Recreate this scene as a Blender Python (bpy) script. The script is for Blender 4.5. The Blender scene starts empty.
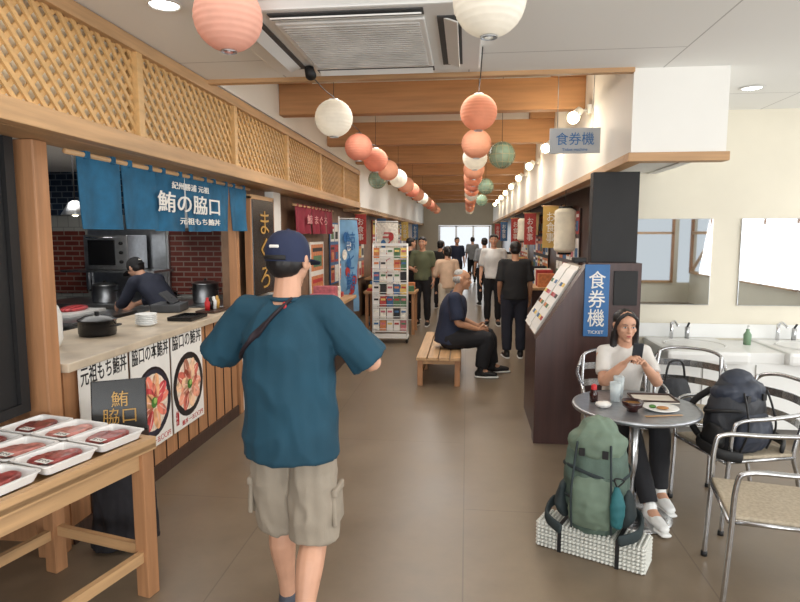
import bpy,bmesh,math,random
from mathutils import Vector,Matrix,noise
R=random.Random(7)
V=Vector
sc=bpy.context.scene
try:
    sc.view_settings.view_transform='Standard'
    sc.view_settings.exposure=0.14
except Exception: pass
# ------------------------------------------------------------ materials
def lin(c):
    c=c/255.0
    return c/12.92 if c<=.04045 else ((c+.055)/1.055)**2.4
def L(rgb): return (lin(rgb[0]),lin(rgb[1]),lin(rgb[2]),1)
MC={}
def base(name):
    m=bpy.data.materials.new(name); m.use_nodes=True
    nt=m.node_tree; b=nt.nodes['Principled BSDF']
    return m,nt,b
def mat(name,rgb,rough=.6,metal=0,var=.08,scale=6,emit=0,bump=0,bscale=60,alpha=1,trans=0,stretch=(1,1,1),spec=.5):
    if name in MC: return MC[name]
    m,nt,b=base(name); N=nt.nodes; K=nt.links
    tc=N.new('ShaderNodeTexCoord'); mp=N.new('ShaderNodeMapping'); mp.inputs['Scale'].default_value=stretch
    K.new(tc.outputs['Object'],mp.inputs[0])
    no=N.new('ShaderNodeTexNoise'); no.inputs['Scale'].default_value=scale; no.inputs['Detail'].default_value=4
    K.new(mp.outputs[0],no.inputs['Vector'])
    cr=N.new('ShaderNodeValToRGB')
    c=L(rgb); lo=[x*(1-var*2) for x in c[:3]]+[1]; hi=[min(1,x*(1+var*2)) for x in c[:3]]+[1]
    cr.color_ramp.elements[0].position=.3; cr.color_ramp.elements[1].position=.7
    cr.color_ramp.elements[0].color=lo; cr.color_ramp.elements[1].color=hi
    K.new(no.outputs['Fac'],cr.inputs[0]); K.new(cr.outputs[0],b.inputs['Base Color'])
    b.inputs['Roughness'].default_value=rough; b.inputs['Metallic'].default_value=metal
    b.inputs['Specular IOR Level'].default_value=spec
    if emit:
        K.new(cr.outputs[0],b.inputs['Emission Color']); b.inputs['Emission Strength'].default_value=emit
    if alpha<1: b.inputs['Alpha'].default_value=alpha
    if trans: b.inputs['Transmission Weight'].default_value=trans
    if bump:
        n2=N.new('ShaderNodeTexNoise'); n2.inputs['Scale'].default_value=bscale; K.new(mp.outputs[0],n2.inputs['Vector'])
        bp=N.new('ShaderNodeBump'); bp.inputs['Strength'].default_value=bump; bp.inputs['Distance'].default_value=.01
        K.new(n2.outputs['Fac'],bp.inputs['Height']); K.new(bp.outputs[0],b.inputs['Normal'])
    MC[name]=m; return m
def wood(name,rgb,axis='Y',rough=.5,var=.09):
    st={'X':(.6,9,9),'Y':(9,.6,9),'Z':(9,9,.6)}[axis]
    return mat(name,rgb,rough=rough,var=var,scale=3,stretch=st,bump=.1,bscale=8)
def brickmat(name,c1,c2,mortar,bw,bh,ms,mode='wall',rough=.6,bump=.3,offset=.5,nv=0):
    m,nt,b=base(name); N=nt.nodes; K=nt.links
    tc=N.new('ShaderNodeTexCoord'); se=N.new('ShaderNodeSeparateXYZ'); co=N.new('ShaderNodeCombineXYZ')
    K.new(tc.outputs['Object'],se.inputs[0])
    if mode=='wall':
        ad=N.new('ShaderNodeMath'); ad.operation='ADD'; K.new(se.outputs[0],ad.inputs[0]); K.new(se.outputs[1],ad.inputs[1])
        K.new(ad.outputs[0],co.inputs[0]); K.new(se.outputs[2],co.inputs[1])
    else:
        K.new(se.outputs[1],co.inputs[0]); K.new(se.outputs[0],co.inputs[1])
    br=N.new('ShaderNodeTexBrick'); K.new(co.outputs[0],br.inputs['Vector'])
    br.inputs['Scale'].default_value=1; br.offset=offset
    br.inputs['Brick Width'].default_value=bw; br.inputs['Row Height'].default_value=bh
    br.inputs['Mortar Size'].default_value=ms; br.inputs['Mortar Smooth'].default_value=.1
    br.inputs['Color1'].default_value=L(c1); br.inputs['Color2'].default_value=L(c2); br.inputs['Mortar'].default_value=L(mortar)
    last=br.outputs['Color']
    if nv:
        no=N.new('ShaderNodeTexNoise'); no.inputs['Scale'].default_value=2.2; no.inputs['Detail'].default_value=8; no.inputs['Roughness'].default_value=.65
        K.new(tc.outputs['Object'],no.inputs['Vector'])
        mr=N.new('ShaderNodeMapRange'); mr.inputs[1].default_value=.3; mr.inputs[2].default_value=.7; mr.inputs[3].default_value=1-nv; mr.inputs[4].default_value=1+nv
        K.new(no.outputs['Fac'],mr.inputs[0])
        vm=N.new('ShaderNodeVectorMath'); vm.operation='SCALE'; K.new(last,vm.inputs[0]); K.new(mr.outputs[0],vm.inputs['Scale'])
        last=vm.outputs[0]
        mr2=N.new('ShaderNodeMapRange'); mr2.inputs[3].default_value=rough-.08; mr2.inputs[4].default_value=rough+.12
        K.new(no.outputs['Fac'],mr2.inputs[0]); K.new(mr2.outputs[0],b.inputs['Roughness'])
    else: b.inputs['Roughness'].default_value=rough
    K.new(last,b.inputs['Base Color'])
    if bump:
        bp=N.new('ShaderNodeBump'); bp.inputs['Strength'].default_value=bump; bp.inputs['Distance'].default_value=.004; bp.invert=True
        K.new(br.outputs['Fac'],bp.inputs['Height']); K.new(bp.outputs[0],b.inputs['Normal'])
    MC[name]=m; return m
def paper(name,rgb,tr=.45,emit=0):
    m,nt,b=base(name); N=nt.nodes; K=nt.links
    tc=N.new('ShaderNodeTexCoord'); wv=N.new('ShaderNodeTexNoise'); wv.inputs['Scale'].default_value=14
    K.new(tc.outputs['Object'],wv.inputs['Vector'])
    cr=N.new('ShaderNodeValToRGB'); c=L(rgb)
    cr.color_ramp.elements[0].color=[x*.88 for x in c[:3]]+[1]; cr.color_ramp.elements[1].color=[min(1,x*1.08) for x in c[:3]]+[1]
    K.new(wv.outputs['Fac'],cr.inputs[0]); K.new(cr.outputs[0],b.inputs['Base Color']); b.inputs['Roughness'].default_value=.8
    t=N.new('ShaderNodeBsdfTranslucent'); K.new(cr.outputs[0],t.inputs[0])
    mx=N.new('ShaderNodeMixShader'); mx.inputs[0].default_value=tr
    K.new(b.outputs[0],mx.inputs[1]); K.new(t.outputs[0],mx.inputs[2]); K.new(mx.outputs[0],N['Material Output'].inputs[0])
    if emit:
        K.new(cr.outputs[0],b.inputs['Emission Color']); b.inputs['Emission Strength'].default_value=emit
    MC[name]=m; return m
white=mat('white_paint',(238,236,230),.7,var=.012,scale=2)
ivory=mat('ivory_wall_paint',(222,215,197),.7,var=.02,scale=2)
plasticw=mat('white_plastic',(232,232,229),.35,var=.01)
black=mat('black_matte',(22,21,22),.6,var=.1)
blackg=mat('black_gloss',(16,16,18),.25,var=.05)
steel=mat('brushed_steel',(190,192,195),.3,1,var=.05,scale=20)
alum=mat('aluminium_tube',(195,196,198),.25,1,var=.04,scale=30)
chrome=mat('chrome',(225,226,230),.08,1,var=.01)
woodY=wood('honey_wood_y',(190,152,110),'Y'); woodX=wood('honey_wood_x',(186,146,104),'X'); woodZ=wood('honey_wood_z',(172,124,86),'Z')
latt=wood('lattice_wood',(206,165,110),'Y',var=.06); lattb=mat('lattice_backing',(242,232,206),.8,var=.03)
darkwood=wood('dark_stained_wood',(62,40,32),'Z',.4); kioskw=wood('kiosk_brown',(66,42,38),'Z',.35,var=.08)
beamw=wood('beam_wood',(182,134,90),'X',.6,.07)
gold=mat('gold_lettering',(190,146,70),.4,var=.03)
blue=mat('sign_blue',(48,104,160),.5,var=.04)
red=mat('lettering_red',(186,34,38),.5,var=.04)
ink=mat('ink_black',(24,22,24),.6,var=.03)
paperw=mat('poster_paper',(232,229,223),.6,var=.02)
# ------------------------------------------------------------ geometry helpers
def cr_path(pts,n=5):
    pts=[V(p) for p in pts]
    if len(pts)<3: return pts
    out=[]
    for i in range(len(pts)-1):
        p0=pts[max(i-1,0)];p1=pts[i];p2=pts[i+1];p3=pts[min(i+2,len(pts)-1)]
        for k in range(n):
            t=k/n
            out.append(.5*((2*p1)+(-p0+p2)*t+(2*p0-5*p1+4*p2-p3)*t*t+(-p0+3*p1-3*p2+p3)*t**3))
    out.append(pts[-1]); return out
def tube(pts,radii,side=None,seg=12,cap='round',smooth=0):
    pts=[V(p) for p in pts]
    rr=[(r,r) if not isinstance(r,(tuple,list)) else tuple(r) for r in radii]
    if smooth:
        P=[V((*r,0)) for r in rr]; rr=[(max(.001,a.x),max(.001,a.y)) for a in cr_path(P,smooth)] if len(P)>2 else rr
        pts=cr_path(pts,smooth)
    n=len(pts); T=[]
    for i in range(n):
        d=pts[min(i+1,n-1)]-pts[max(i-1,0)]
        T.append(d.normalized() if d.length>1e-9 else V((0,0,1)))
    s=V(side) if side else (V((0,0,1)) if abs(T[0].z)<.9 else V((1,0,0)))
    rings=[]
    us=[]
    for t in T:
        u=(s-t*s.dot(t))
        if u.length<1e-4: u=t.orthogonal()
        u.normalize(); us.append(u)
        if side is None: s=u
    def ring(c,t,u,a,b):
        v=t.cross(u)
        return [c+u*(a*math.cos(2*math.pi*k/seg))+v*(b*math.sin(2*math.pi*k/seg)) for k in range(seg)]
    rc0=min(rr[0]); rc1=min(rr[-1])
    if cap=='round':
        for ph in (85,55,28):
            ph=math.radians(ph); c=math.cos(ph)
            rings.append(ring(pts[0]-T[0]*rc0*math.sin(ph),T[0],us[0],rr[0][0]*c,rr[0][1]*c))
    for i in range(n): rings.append(ring(pts[i],T[i],us[i],*rr[i]))
    if cap=='round':
        for ph in (28,55,85):
            ph=math.radians(ph); c=math.cos(ph)
            rings.append(ring(pts[-1]+T[-1]*rc1*math.sin(ph),T[-1],us[-1],rr[-1][0]*c,rr[-1][1]*c))
    vs=[v for r in rings for v in r]; fs=[]
    for i in range(len(rings)-1):
        for k in range(seg):
            k2=(k+1)%seg
            fs.append((i*seg+k,i*seg+k2,(i+1)*seg+k2,(i+1)*seg+k))
    if cap!='open':
        fs.append(tuple(reversed(range(seg)))); b=(len(rings)-1)*seg; fs.append(tuple(range(b,b+seg)))
    return vs,fs
def ellipsoid(c,r,rot=None,seg=16,rings=10):
    c=V(c); vs=[V((0,0,-1))]; fs=[]
    for i in range(1,rings):
        th=math.pi*i/rings
        for k in range(seg):
            a=2*math.pi*k/seg; vs.append(V((math.sin(th)*math.cos(a),math.sin(th)*math.sin(a),-math.cos(th))))
    vs.append(V((0,0,1)))
    for k in range(seg):
        k2=(k+1)%seg
        fs.append((0,1+k2,1+k)); 
        for i in range(rings-2):
            a=1+i*seg; fs.append((a+k,a+k2,a+seg+k2,a+seg+k))
        a=1+(rings-2)*seg; fs.append((a+k,a+k2,len(vs)-1))
    r=(r,r,r) if not isinstance(r,(tuple,list)) else r
    out=[]
    for v in vs:
        w=V((v.x*r[0],v.y*r[1],v.z*r[2]))
        if rot: w=rot@w
        out.append(c+w)
    return out,fs
def merge(parts):
    vs=[];fs=[]
    for v,f in parts:
        o=len(vs); vs+=v; fs+=[tuple(i+o for i in q) for q in f]
    return vs,fs
def remesh(parts,vox,sm=2,wr=0,wf=(9,9,9),dmin=-9):
    vs,fs=merge(parts)
    me=bpy.data.meshes.new('tmp'); me.from_pydata([tuple(v) for v in vs],[],fs); me.update()
    ob=bpy.data.objects.new('tmp',me); sc.collection.objects.link(ob)
    m=ob.modifiers.new('r','REMESH'); m.mode='VOXEL'; m.voxel_size=vox
    if sm:
        m2=ob.modifiers.new('s','SMOOTH'); m2.factor=.5; m2.iterations=sm
    dg=bpy.context.evaluated_depsgraph_get(); ev=ob.evaluated_get(dg); em=ev.to_mesh()
    nv=[v.co.copy() for v in em.vertices]; nn=[v.normal.copy() for v in em.vertices]
    nf=[tuple(p.vertices) for p in em.polygons]
    ev.to_mesh_clear(); bpy.data.objects.remove(ob); bpy.data.meshes.remove(me)
    if wr:
        for i,v in enumerate(nv):
            q=V((v.x*wf[0],v.y*wf[1],v.z*wf[2]))
            q2=q+V((noise.noise(q*.7),noise.noise(q*.7+V((5,5,5))),0))*1.2
            d=max(dmin,1-abs(noise.noise(q2))*2.2+.5*noise.noise(q*2.3))
            nv[i]=v+nn[i]*wr*d
    return nv,nf
class B:
    def __init__(s,name): s.n=name;s.v=[];s.f=[];s.m=[];s.sm=[];s.mats=[]
    def add(s,vf,m,smooth=True,M=None):
        vs,fs=vf
        if m not in s.mats: s.mats.append(m)
        i=s.mats.index(m); o=len(s.v)
        s.v+=[(M@V(v) if M else V(v)) for v in vs]
        for q in fs: s.f.append(tuple(k+o for k in q)); s.m.append(i); s.sm.append(smooth)
        return s
    def box(s,c,d,m,bev=0,rot=None,M=None,smooth=False):
        c=V(c); x,y,z=[a/2 for a in d]
        if bev<=0:
            vs=[V((i*x,j*y,k*z)) for i in(-1,1) for j in(-1,1) for k in(-1,1)]
            fs=[(0,1,3,2),(4,6,7,5),(0,4,5,1),(2,3,7,6),(0,2,6,4),(1,5,7,3)]
        else:
            bm=bmesh.new(); bmesh.ops.create_cube(bm,size=1)
            for v in bm.verts: v.co=V((v.co.x*d[0],v.co.y*d[1],v.co.z*d[2]))
            bmesh.ops.bevel(bm,geom=bm.edges[:],offset=bev,segments=2,profile=.6,affect='EDGES')
            bm.verts.index_update(); vs=[v.co.copy() for v in bm.verts]; fs=[tuple(v.index for v in f.verts) for f in bm.faces]; bm.free()
        if rot is not None:
            if not isinstance(rot,Matrix): rot=Matrix.Rotation(rot,3,'Z')
            vs=[rot@v for v in vs]
        return s.add(([c+v for v in vs],fs),m,smooth,M)
    def b2(s,x0,x1,y0,y1,z0,z1,m,bev=0): return s.box(((x0+x1)/2,(y0+y1)/2,(z0+z1)/2),(abs(x1-x0),abs(y1-y0),abs(z1-z0)),m,bev)
    def cyl(s,p0,p1,r,m,r2=None,seg=20,M=None,cap='flat'): return s.add(tube([p0,p1],[r,r if r2 is None else r2],seg=seg,cap=cap),m,True,M)
    def pipe(s,pts,r,m,seg=8,n=5,M=None,cap='round'):
        p=cr_path(pts,n) if n else [V(a) for a in pts]
        return s.add(tube(p,[r]*len(p),seg=seg,cap=cap),m,True,M)
    def ell(s,c,r,m,rot=None,seg=16,rings=10,M=None): return s.add(ellipsoid(c,r,rot,seg,rings),m,True,M)
    def lathe(s,prof,c,m,seg=24,M=None):
        c=V(c); vs=[];fs=[]
        for r,z in prof:
            for k in range(seg):
                a=2*math.pi*k/seg; vs.append(c+V((r*math.cos(a),r*math.sin(a),z)))
        for i in range(len(prof)-1):
            for k in range(seg):
                k2=(k+1)%seg; fs.append((i*seg+k,i*seg+k2,(i+1)*seg+k2,(i+1)*seg+k))
        return s.add((vs,fs),m,True,M)
    def disc(s,c,rt,up,rx,ry,m,seg=28,th=.002,arc=None):
        c=V(c);rt=V(rt).normalized();up=V(up).normalized();n=rt.cross(up)
        a0,a1=(0,2*math.pi) if arc is None else arc
        p=[c+rt*(rx*math.cos(a0+(a1-a0)*k/seg))+up*(ry*math.sin(a0+(a1-a0)*k/seg)) for k in range(seg)]
        vs=[q-n*th for q in p]+[q+n*th for q in p]
        fs=[tuple(range(seg,2*seg)),tuple(reversed(range(seg)))]+[(k,(k+1)%seg,(k+1)%seg+seg,k+seg) for k in range(seg)]
        return s.add((vs,fs),m,False)
    def prism(s,prof,d,m):
        p=[V(q) for q in prof]; d=V(d); n=len(p)
        return s.add((p+[q+d for q in p],[tuple(reversed(range(n))),tuple(range(n,2*n))]+[(k,(k+1)%n,(k+1)%n+n,k+n) for k in range(n)]),m,False)
    def text(s,t,c,h,m,rt=(1,0,0),up=(0,0,1),w=None,ex=.002,ls=1.0,bold=0):
        cu=bpy.data.curves.new('t','FONT'); cu.body=t; cu.align_x='CENTER'; cu.extrude=.004; cu.space_line=ls; cu.resolution_u=3
        if bold: cu.offset=bold
        ob=bpy.data.objects.new('t',cu); sc.collection.objects.link(ob)
        dg=bpy.context.evaluated_depsgraph_get(); ev=ob.evaluated_get(dg); em=ev.to_mesh()
        vs=[v.co.copy() for v in em.vertices]; fs=[tuple(p.vertices) for p in em.polygons]
        ev.to_mesh_clear(); bpy.data.objects.remove(ob); bpy.data.curves.remove(cu)
        if not vs: return s
        x0=min(v.x for v in vs);x1=max(v.x for v in vs);y0=min(v.y for v in vs);y1=max(v.y for v in vs)
        sy=h/max(1e-6,y1-y0); sx=(w/max(1e-6,x1-x0)) if w else sy
        rt=V(rt).normalized();up=V(up).normalized();n=rt.cross(up);c=V(c)
        out=[c+rt*((v.x-(x0+x1)/2)*sx)+up*((v.y-(y0+y1)/2)*sy)+n*(v.z/.004*ex) for v in vs]
        return s.add((out,fs),m,False)
    def done(s,loc=(0,0,0),rz=0,mod=None):
        me=bpy.data.meshes.new(s.n); me.from_pydata([tuple(v) for v in s.v],[],s.f)
        for m in s.mats: me.materials.append(m)
        me.polygons.foreach_set('material_index',s.m); me.polygons.foreach_set('use_smooth',s.sm); me.update()
        ob=bpy.data.objects.new(s.n,me); sc.collection.objects.link(ob)
        ob.location=loc; ob.rotation_euler=(0,0,rz)
        return ob
def dup(ob,loc,rz=0,scale=1):
    o=bpy.data.objects.new(ob.name.split('.')[0],ob.data); sc.collection.objects.link(o); o.location=loc; o.rotation_euler=(0,0,rz); o.scale=(scale,)*3
    return o
# ------------------------------------------------------------ ROOM
floor_m=brickmat('vinyl_floor',(121,106,88),(118,103,85),(104,90,74),2.4,1.2,.004,'floor',rough=.30,bump=.05,nv=.15)
ceil_m=brickmat('ceiling_panels',(240,239,235),(239,238,234),(190,188,184),2.6,1.3,.005,'floor',rough=.8,bump=.2)
brick_m=brickmat('red_brick_tile',(128,56,44),(108,42,34),(150,130,118),.2,.065,.008,rough=.4)
navy_m=brickmat('navy_tile',(34,54,80),(24,40,62),(110,120,130),.15,.075,.006,rough=.25)
whtile=brickmat('white_kitchen_tile',(180,180,174),(172,172,166),(140,140,136),.15,.15,.005,rough=.3)
B('floor').b2(-6,6,-4.2,27,-.1,0,floor_m).done()
c=B('ceiling')
c.b2(-6,5.7,-4.2,4.35,2.82,2.92,ceil_m); c.b2(1.11,5.7,4.35,5.95,2.82,2.92,ceil_m)
c.b2(-1.98,1.2,4.35,27,3.32,3.42,white); c.b2(-1.9,1.11,4.38,4.42,2.83,3.32,white)
c.b2(-6,-2.14,4.35,27,2.5,2.6,white)
c.done()
w=B('wall_left'); w.b2(-2.75,-2.65,-4.2,2.55,0,2.82,darkwood); w.done()
w=B('wall_left_upper'); w.b2(-1.98,-1.9,10.62,27,2.15,3.32,white); w.b2(-1.98,-1.9,4.42,10.62,2.84,3.32,white); w.b2(-2.2,-1.9,10.62,27,2.12,2.2,woodY); w.done()
w=B('wall_right_upper')
w.b2(1.11,1.2,4.35,27,2.26,3.32,white); w.b2(1.2,1.73,4.35,4.43,2.26,2.82,white); w.b2(1.65,1.73,4.43,5.85,2.26,2.82,white)
w.b2(1.2,1.66,4.43,5.85,2.27,2.3,white); w.b2(1.2,1.7,5.95,27,2.3,2.34,white)
w.done()
t=B('trim_1'); t.b2(1.09,1.75,4.33,4.45,2.2,2.26,woodX,.004); t.b2(1.09,1.2,4.45,27,2.2,2.26,woodY,.004); t.done()
t=B('trim_2'); t.b2(-1.9,1.11,4.32,4.38,2.79,2.83,woodX,.004); t.done()
w=B('wall_sink'); w.b2(1.4,5.7,5.85,5.95,0,2.82,ivory); w.done()
w=B('wall_far')
w.b2(-6,-1.25,26.6,26.8,0,3.32,ivory); w.b2(1.05,2.2,26.6,26.8,0,3.32,ivory); w.b2(-1.25,1.05,26.6,26.8,2.12,3.32,ivory); w.done()
d=B('door_1')
for x in (-1.2,-.47,.27,.98): d.b2(x-.04,x+.04,26.5,26.56,0,2.1,steel)
d.b2(-1.2,1,26.5,26.56,2.05,2.1,steel); d.b2(-1.2,1,26.5,26.56,0,.08,steel); d.b2(-1.2,1,26.5,26.56,.9,.95,steel); d.done()
w=B('wall_right')
w.b2(5.6,5.7,-4.2,5.85,0,.75,ivory); w.b2(5.6,5.7,-4.2,5.85,2.5,2.82,ivory)
for y in (-4.15,-1.6,.9,3.4,5.8): w.b2(5.6,5.7,y-.05,y+.05,.75,2.5,ivory)
w.done()
for i,(a,b_) in enumerate(((-4.05,-1.7),(-1.5,.8),(1.0,3.3),(3.5,5.7))):
    q=B('window_%d'%(i+1))
    for y in (a,(a+b_)/2,b_): q.b2(5.54,5.598,y-.045,y+.045,.75,2.5,woodZ)
    for z in (.78,1.75,2.47): q.b2(5.54,5.598,a,b_,z-.035,z+.035,woodY)
    q.prism([(5.56,a,.8),(5.56,a+.14,.8),(5.56,b_,2.45),(5.56,b_-.14,2.45)],(.03,0,0),woodY)
    q.done()
w=B('wall_back')
w.b2(-2.35,5.7,-4.3,-4.2,0,.5,ivory); w.b2(-2.35,5.7,-4.3,-4.2,2.5,2.82,ivory)
for x in (-2.3,.2,2.7,5.25): w.b2(x-.05,x+.05,-4.3,-4.2,.5,2.5,ivory)
w.done()
for i,(a,b_) in enumerate(((-2.2,.1),(.3,2.6),(2.8,5.15))):
    q=B('window_%d'%(i+5))
    for x in (a,(a+b_)/2,b_): q.b2(x-.03,x+.03,-4.198,-4.14,.5,2.5,woodZ)
    for z in (.53,1.75,2.47): q.b2(a,b_,-4.198,-4.14,z-.03,z+.03,woodX)
    q.done()
for i in range(9):
    y=6.05+2.1*i
    q=B('ceiling_beam'); q.b2(-1.898,1.108,y,y+.14,2.9,3.2,beamw,.008); q.b2(-1.898,-1.6,y-.05,y+.19,3.2,3.318,beamw,.004);q.b2(.8,1.108,y-.05,y+.19,3.2,3.318,beamw,.004); q.done()
# ------------------------------------------------------------ LATTICE FASCIA
q=B('lattice_fascia')
q.b2(-1.99,-1.96,.2,10.6,2.2,2.8,lattb)
q.b2(-1.97,-1.88,.2,10.6,2.17,2.27,woodY,.006); q.b2(-1.97,-1.88,.2,10.6,2.74,2.815,woodY,.006)
q.b2(-2.195,-1.97,.2,10.6,2.17,2.21,woodY)
ys=[.5+1.45*k for k in range(8)]
for y in ys: q.b2(-1.965,-1.885,min(y,10.55)-.03,min(y,10.55)+.03,2.25,2.76,latt,.004)
z0,z1=2.25,2.76; H=z1-z0
for sgn in (1,-1):
    x=-1.93 if sgn>0 else -1.918
    y=.2-H
    while y<10.6:
        a,b_=y,y+H
        ta=max(0,(.2-a)/H); tb=min(1,(10.6-a)/H)
        if tb-ta>.05:
            za,zb=(z0+ta*H,z0+tb*H) if sgn>0 else (z1-ta*H,z1-tb*H)
            p0=V((x,a+ta*H,za)); p1=V((x,a+tb*H,zb)); dd=(p1-p0).normalized(); nn=V((0,-dd.z,dd.y))*.0125; tx=V((.006,0,0))
            vs=[p0-nn-tx,p0+nn-tx,p1+nn-tx,p1-nn-tx,p0-nn+tx,p0+nn+tx,p1+nn+tx,p1-nn+tx]
            q.add((vs,[(0,1,2,3),(7,6,5,4),(0,4,5,1),(1,5,6,2),(2,6,7,3),(3,7,4,0)]),latt,False)
        y+=.098
q.done()
# ------------------------------------------------------------ LEFT SHOP
q=B('wooden_post'); q.b2(-2.235,-2.115,2.78,2.885,0,2.168,woodZ,.008); p1=q.done()
q=B('wooden_post'); q.b2(-2.195,-2.12,5.37,5.45,0,2.168,woodZ,.008); q.done()
q=B('menu_blackboard'); q.b2(-2.235,-2.19,1.2,2.66,.85,2.165,black,.006); q.b2(-2.235,-2.17,2.66,2.72,.82,2.165,black); q.b2(-2.235,-2.17,1.2,2.66,.82,.87,black)
q.text('本日の鮪',(-2.185,2.1,1.8),.12,paperw,(0,1,0)); q.text('中とろ\n大とろ\n赤身',(-2.185,2.1,1.35),.4,paperw,(0,1,0)); q.done()
q=B('service_counter')
q.b2(-2.75,-2.14,2.93,5.34,0,.97,woodZ); q.b2(-2.85,-2.09,2.91,5.35,.97,1.02,mat('counter_top',(196,180,158),.35),.008)
for k in range(13): q.b2(-2.145,-2.132,3.1+k*.175,3.105+k*.175,.1,.96,darkwood)
q.b2(-2.14,-2.125,2.93,5.34,0,.1,darkwood)
q.done()
def tunamat(name,rgb):
    if name in MC: return MC[name]
    m,nt,b=base(name);N=nt.nodes;K=nt.links
    tc=N.new('ShaderNodeTexCoord'); wv=N.new('ShaderNodeTexWave'); wv.inputs['Scale'].default_value=9; wv.inputs['Distortion'].default_value=6; wv.inputs['Detail'].default_value=2
    K.new(tc.outputs['Object'],wv.inputs[0]); cr=N.new('ShaderNodeValToRGB'); c=L(rgb)
    cr.color_ramp.elements[0].color=[x*.55 for x in c[:3]]+[1]; cr.color_ramp.elements[1].color=[min(1,x*1.2+.05) for x in c[:3]]+[1]
    K.new(wv.outputs['Fac'],cr.inputs[0]); K.new(cr.outputs[0],b.inputs['Base Color']); b.inputs['Roughness'].default_value=.3; MC[name]=m; return m
def bowl_poster(name,y0,y1,z0,z1,title,sub,land=False,seed=1,tcols=((226,120,110),(196,62,66),(238,160,140)),bowlm=None):
    r=random.Random(seed)
    q=B(name); x=-2.119; q.b2(x,x+.006,y0,y1,z0,z1,paperw); x+=.0065
    yc=(y0+y1)/2; W=y1-y0;Hh=z1-z0; rt=(0,1,0);up=(0,0,1)
    q.text(title,(x,yc,z1-.085),.11,ink,rt,up,w=W*.94,bold=.01,ex=.001)
    tun=[tunamat('tuna_%d_%d_%d'%c_,c_) for c_ in tcols]
    green=mat('leaf_green',(70,120,50),.6)
    if not land:
        zc=z0+Hh*.42; R0=W*.49
        q.disc((x,yc,zc),rt,up,R0,R0,mat('lacquer_black',(30,22,24),.3),th=.001)
        q.disc((x+.001,yc,zc),rt,up,R0*.93,R0*.93,bowlm or mat('lacquer_red',(150,36,34),.3),th=.001)
        q.disc((x+.002,yc,zc),rt,up,R0*.80,R0*.80,mat('rice_white',(232,214,196),.8,var=.1,scale=40),th=.001)
        for k in range(16):
            a=2*math.pi*k/10+(.3 if k>9 else 0)+r.uniform(-.12,.12); rr=R0*(.52 if k<10 else .25); u=V((0,math.cos(a),math.sin(a))); v=V((0,-math.sin(a),math.cos(a)))
            q.disc(V((x+.003+.0006*(k%5)+(.003 if k>9 else 0),yc,zc))+u*rr,u,v,R0*r.uniform(.28,.33),R0*r.uniform(.15,.2),tun[k%3],th=.0006,seg=18)
            q.disc(V((x+.0036+.0006*(k%5)+(.003 if k>9 else 0),yc,zc))+u*rr+v*R0*.05,u,v,R0*.22,R0*.02,mat('tuna_highlight',(250,200,186)),th=.0006,seg=14)
        q.disc((x+.009,yc,zc),rt,up,R0*.16,R0*.15,green,th=.001)
        q.disc((x+.011,yc+.01,zc+.01),rt,up,R0*.09,R0*.08,mat('wasabi',(160,190,100)),th=.001)
        q.text(sub,(x+.002,y0+.05,z0+.1),.11,red,rt,up,w=.045,ex=.001)
        q.text('鮪丼 一五〇〇円',(x,yc+.05,z0+.04),.04,red,rt,up,w=W*.7,ex=.001)
    else:
        for k in range(7):
            q.disc((x+.001+.0006*k,yc-.12+.05*k,z0+.16+.02*(k%3)),(0,.8,.5),(0,-.5,.8),.1,.05,tun[k%3],th=.0006)
        q.disc((x+.007,yc+.14,z0+.22),rt,up,.09,.08,green,th=.001)
    return q.done()
bowl_poster('food_poster',3.02,3.5,.42,1.0,'元祖もち鮪丼','',True)
bowl_poster('food_poster',3.53,4.03,.25,1.0,'脇口の本鮪丼','限定',seed=2,tcols=((230,124,100),(206,60,66),(238,170,120)),bowlm=mat('bowl_indigo',(44,44,60),.4))
bowl_poster('food_poster',4.06,4.56,.25,1.0,'脇口の鮪丼','名物',seed=3,tcols=((226,150,120),(196,90,70),(236,190,150)),bowlm=mat('bowl_charcoal',(36,34,36),.4))
def noren(name,x,y0,y1,zt,zb,m,n,txt=None,tm=None,rt=(0,1,0),extra=None):
    q=B(name); W=(y1-y0)/n
    q.cyl((x,y0-.08,zt+.01),(x,y1+.08,zt+.01),.014,woodY)
    for i in range(n):
        ya=y0+i*W+.006; yb=y0+(i+1)*W-.006; NX,NZ=12,8; vs=[];fs=[]
        ph=R.random()*6
        for s_ in (0,1):
            for a in range(NX+1):
                for b_ in range(NZ+1):
                    u=a/NX; v=b_/NZ
                    off=.022*math.sin(u*6.28*1.2+ph)*v+.01*math.sin(ph*3+u*9)*v
                    vs.append(V((x+off+(.002 if s_ else -.002),ya+(yb-ya)*u+.006*math.sin(v*5+ph)*v,zt-(zt-zb)*v*(1+.015*math.sin(ph*5)))))
        st=(NX+1)*(NZ+1)
        for a in range(NX):
            for b_ in range(NZ):
                k=a*(NZ+1)+b_; f=(k,k+NZ+1,k+NZ+2,k+1); fs.append(tuple(reversed(f))); fs.append(tuple(j+st for j in f))
        q.add((vs,fs),m)
        for u in (.2,.8): q.b2(x-.018,x+.018,ya+(yb-ya)*u-.02,ya+(yb-ya)*u+.02,zt-.01,zt+.03,m)
    if txt:
        for (t_,yc,zc,h,w_,mm) in txt: q.text(t_,(x+.034,yc,zc),h,mm,rt,w=w_,bold=.008)
    return q.done()
teal=mat('noren_teal',(30,92,126),.85,var=.1,scale=10,bump=.2,bscale=200)
noren('noren_curtain',-2.06,3.02,5.5,2.12,1.73,teal,6,[('紀州勝浦 元祖',4.3,2.045,.05,.6,paperw),('鮪の脇口',4.3,1.925,.14,1.0,paperw),('元祖もち鮪丼',4.45,1.80,.05,.7,paperw)])
redn=mat('noren_red',(140,40,58),.85,var=.1)
noren('noren_curtain',-2.06,7.1,9.1,2.05,1.72,redn,5,[('鯨 まぐろ',8.1,1.9,.12,1.1,mat('noren_print_pink',(220,150,150)))])
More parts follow.
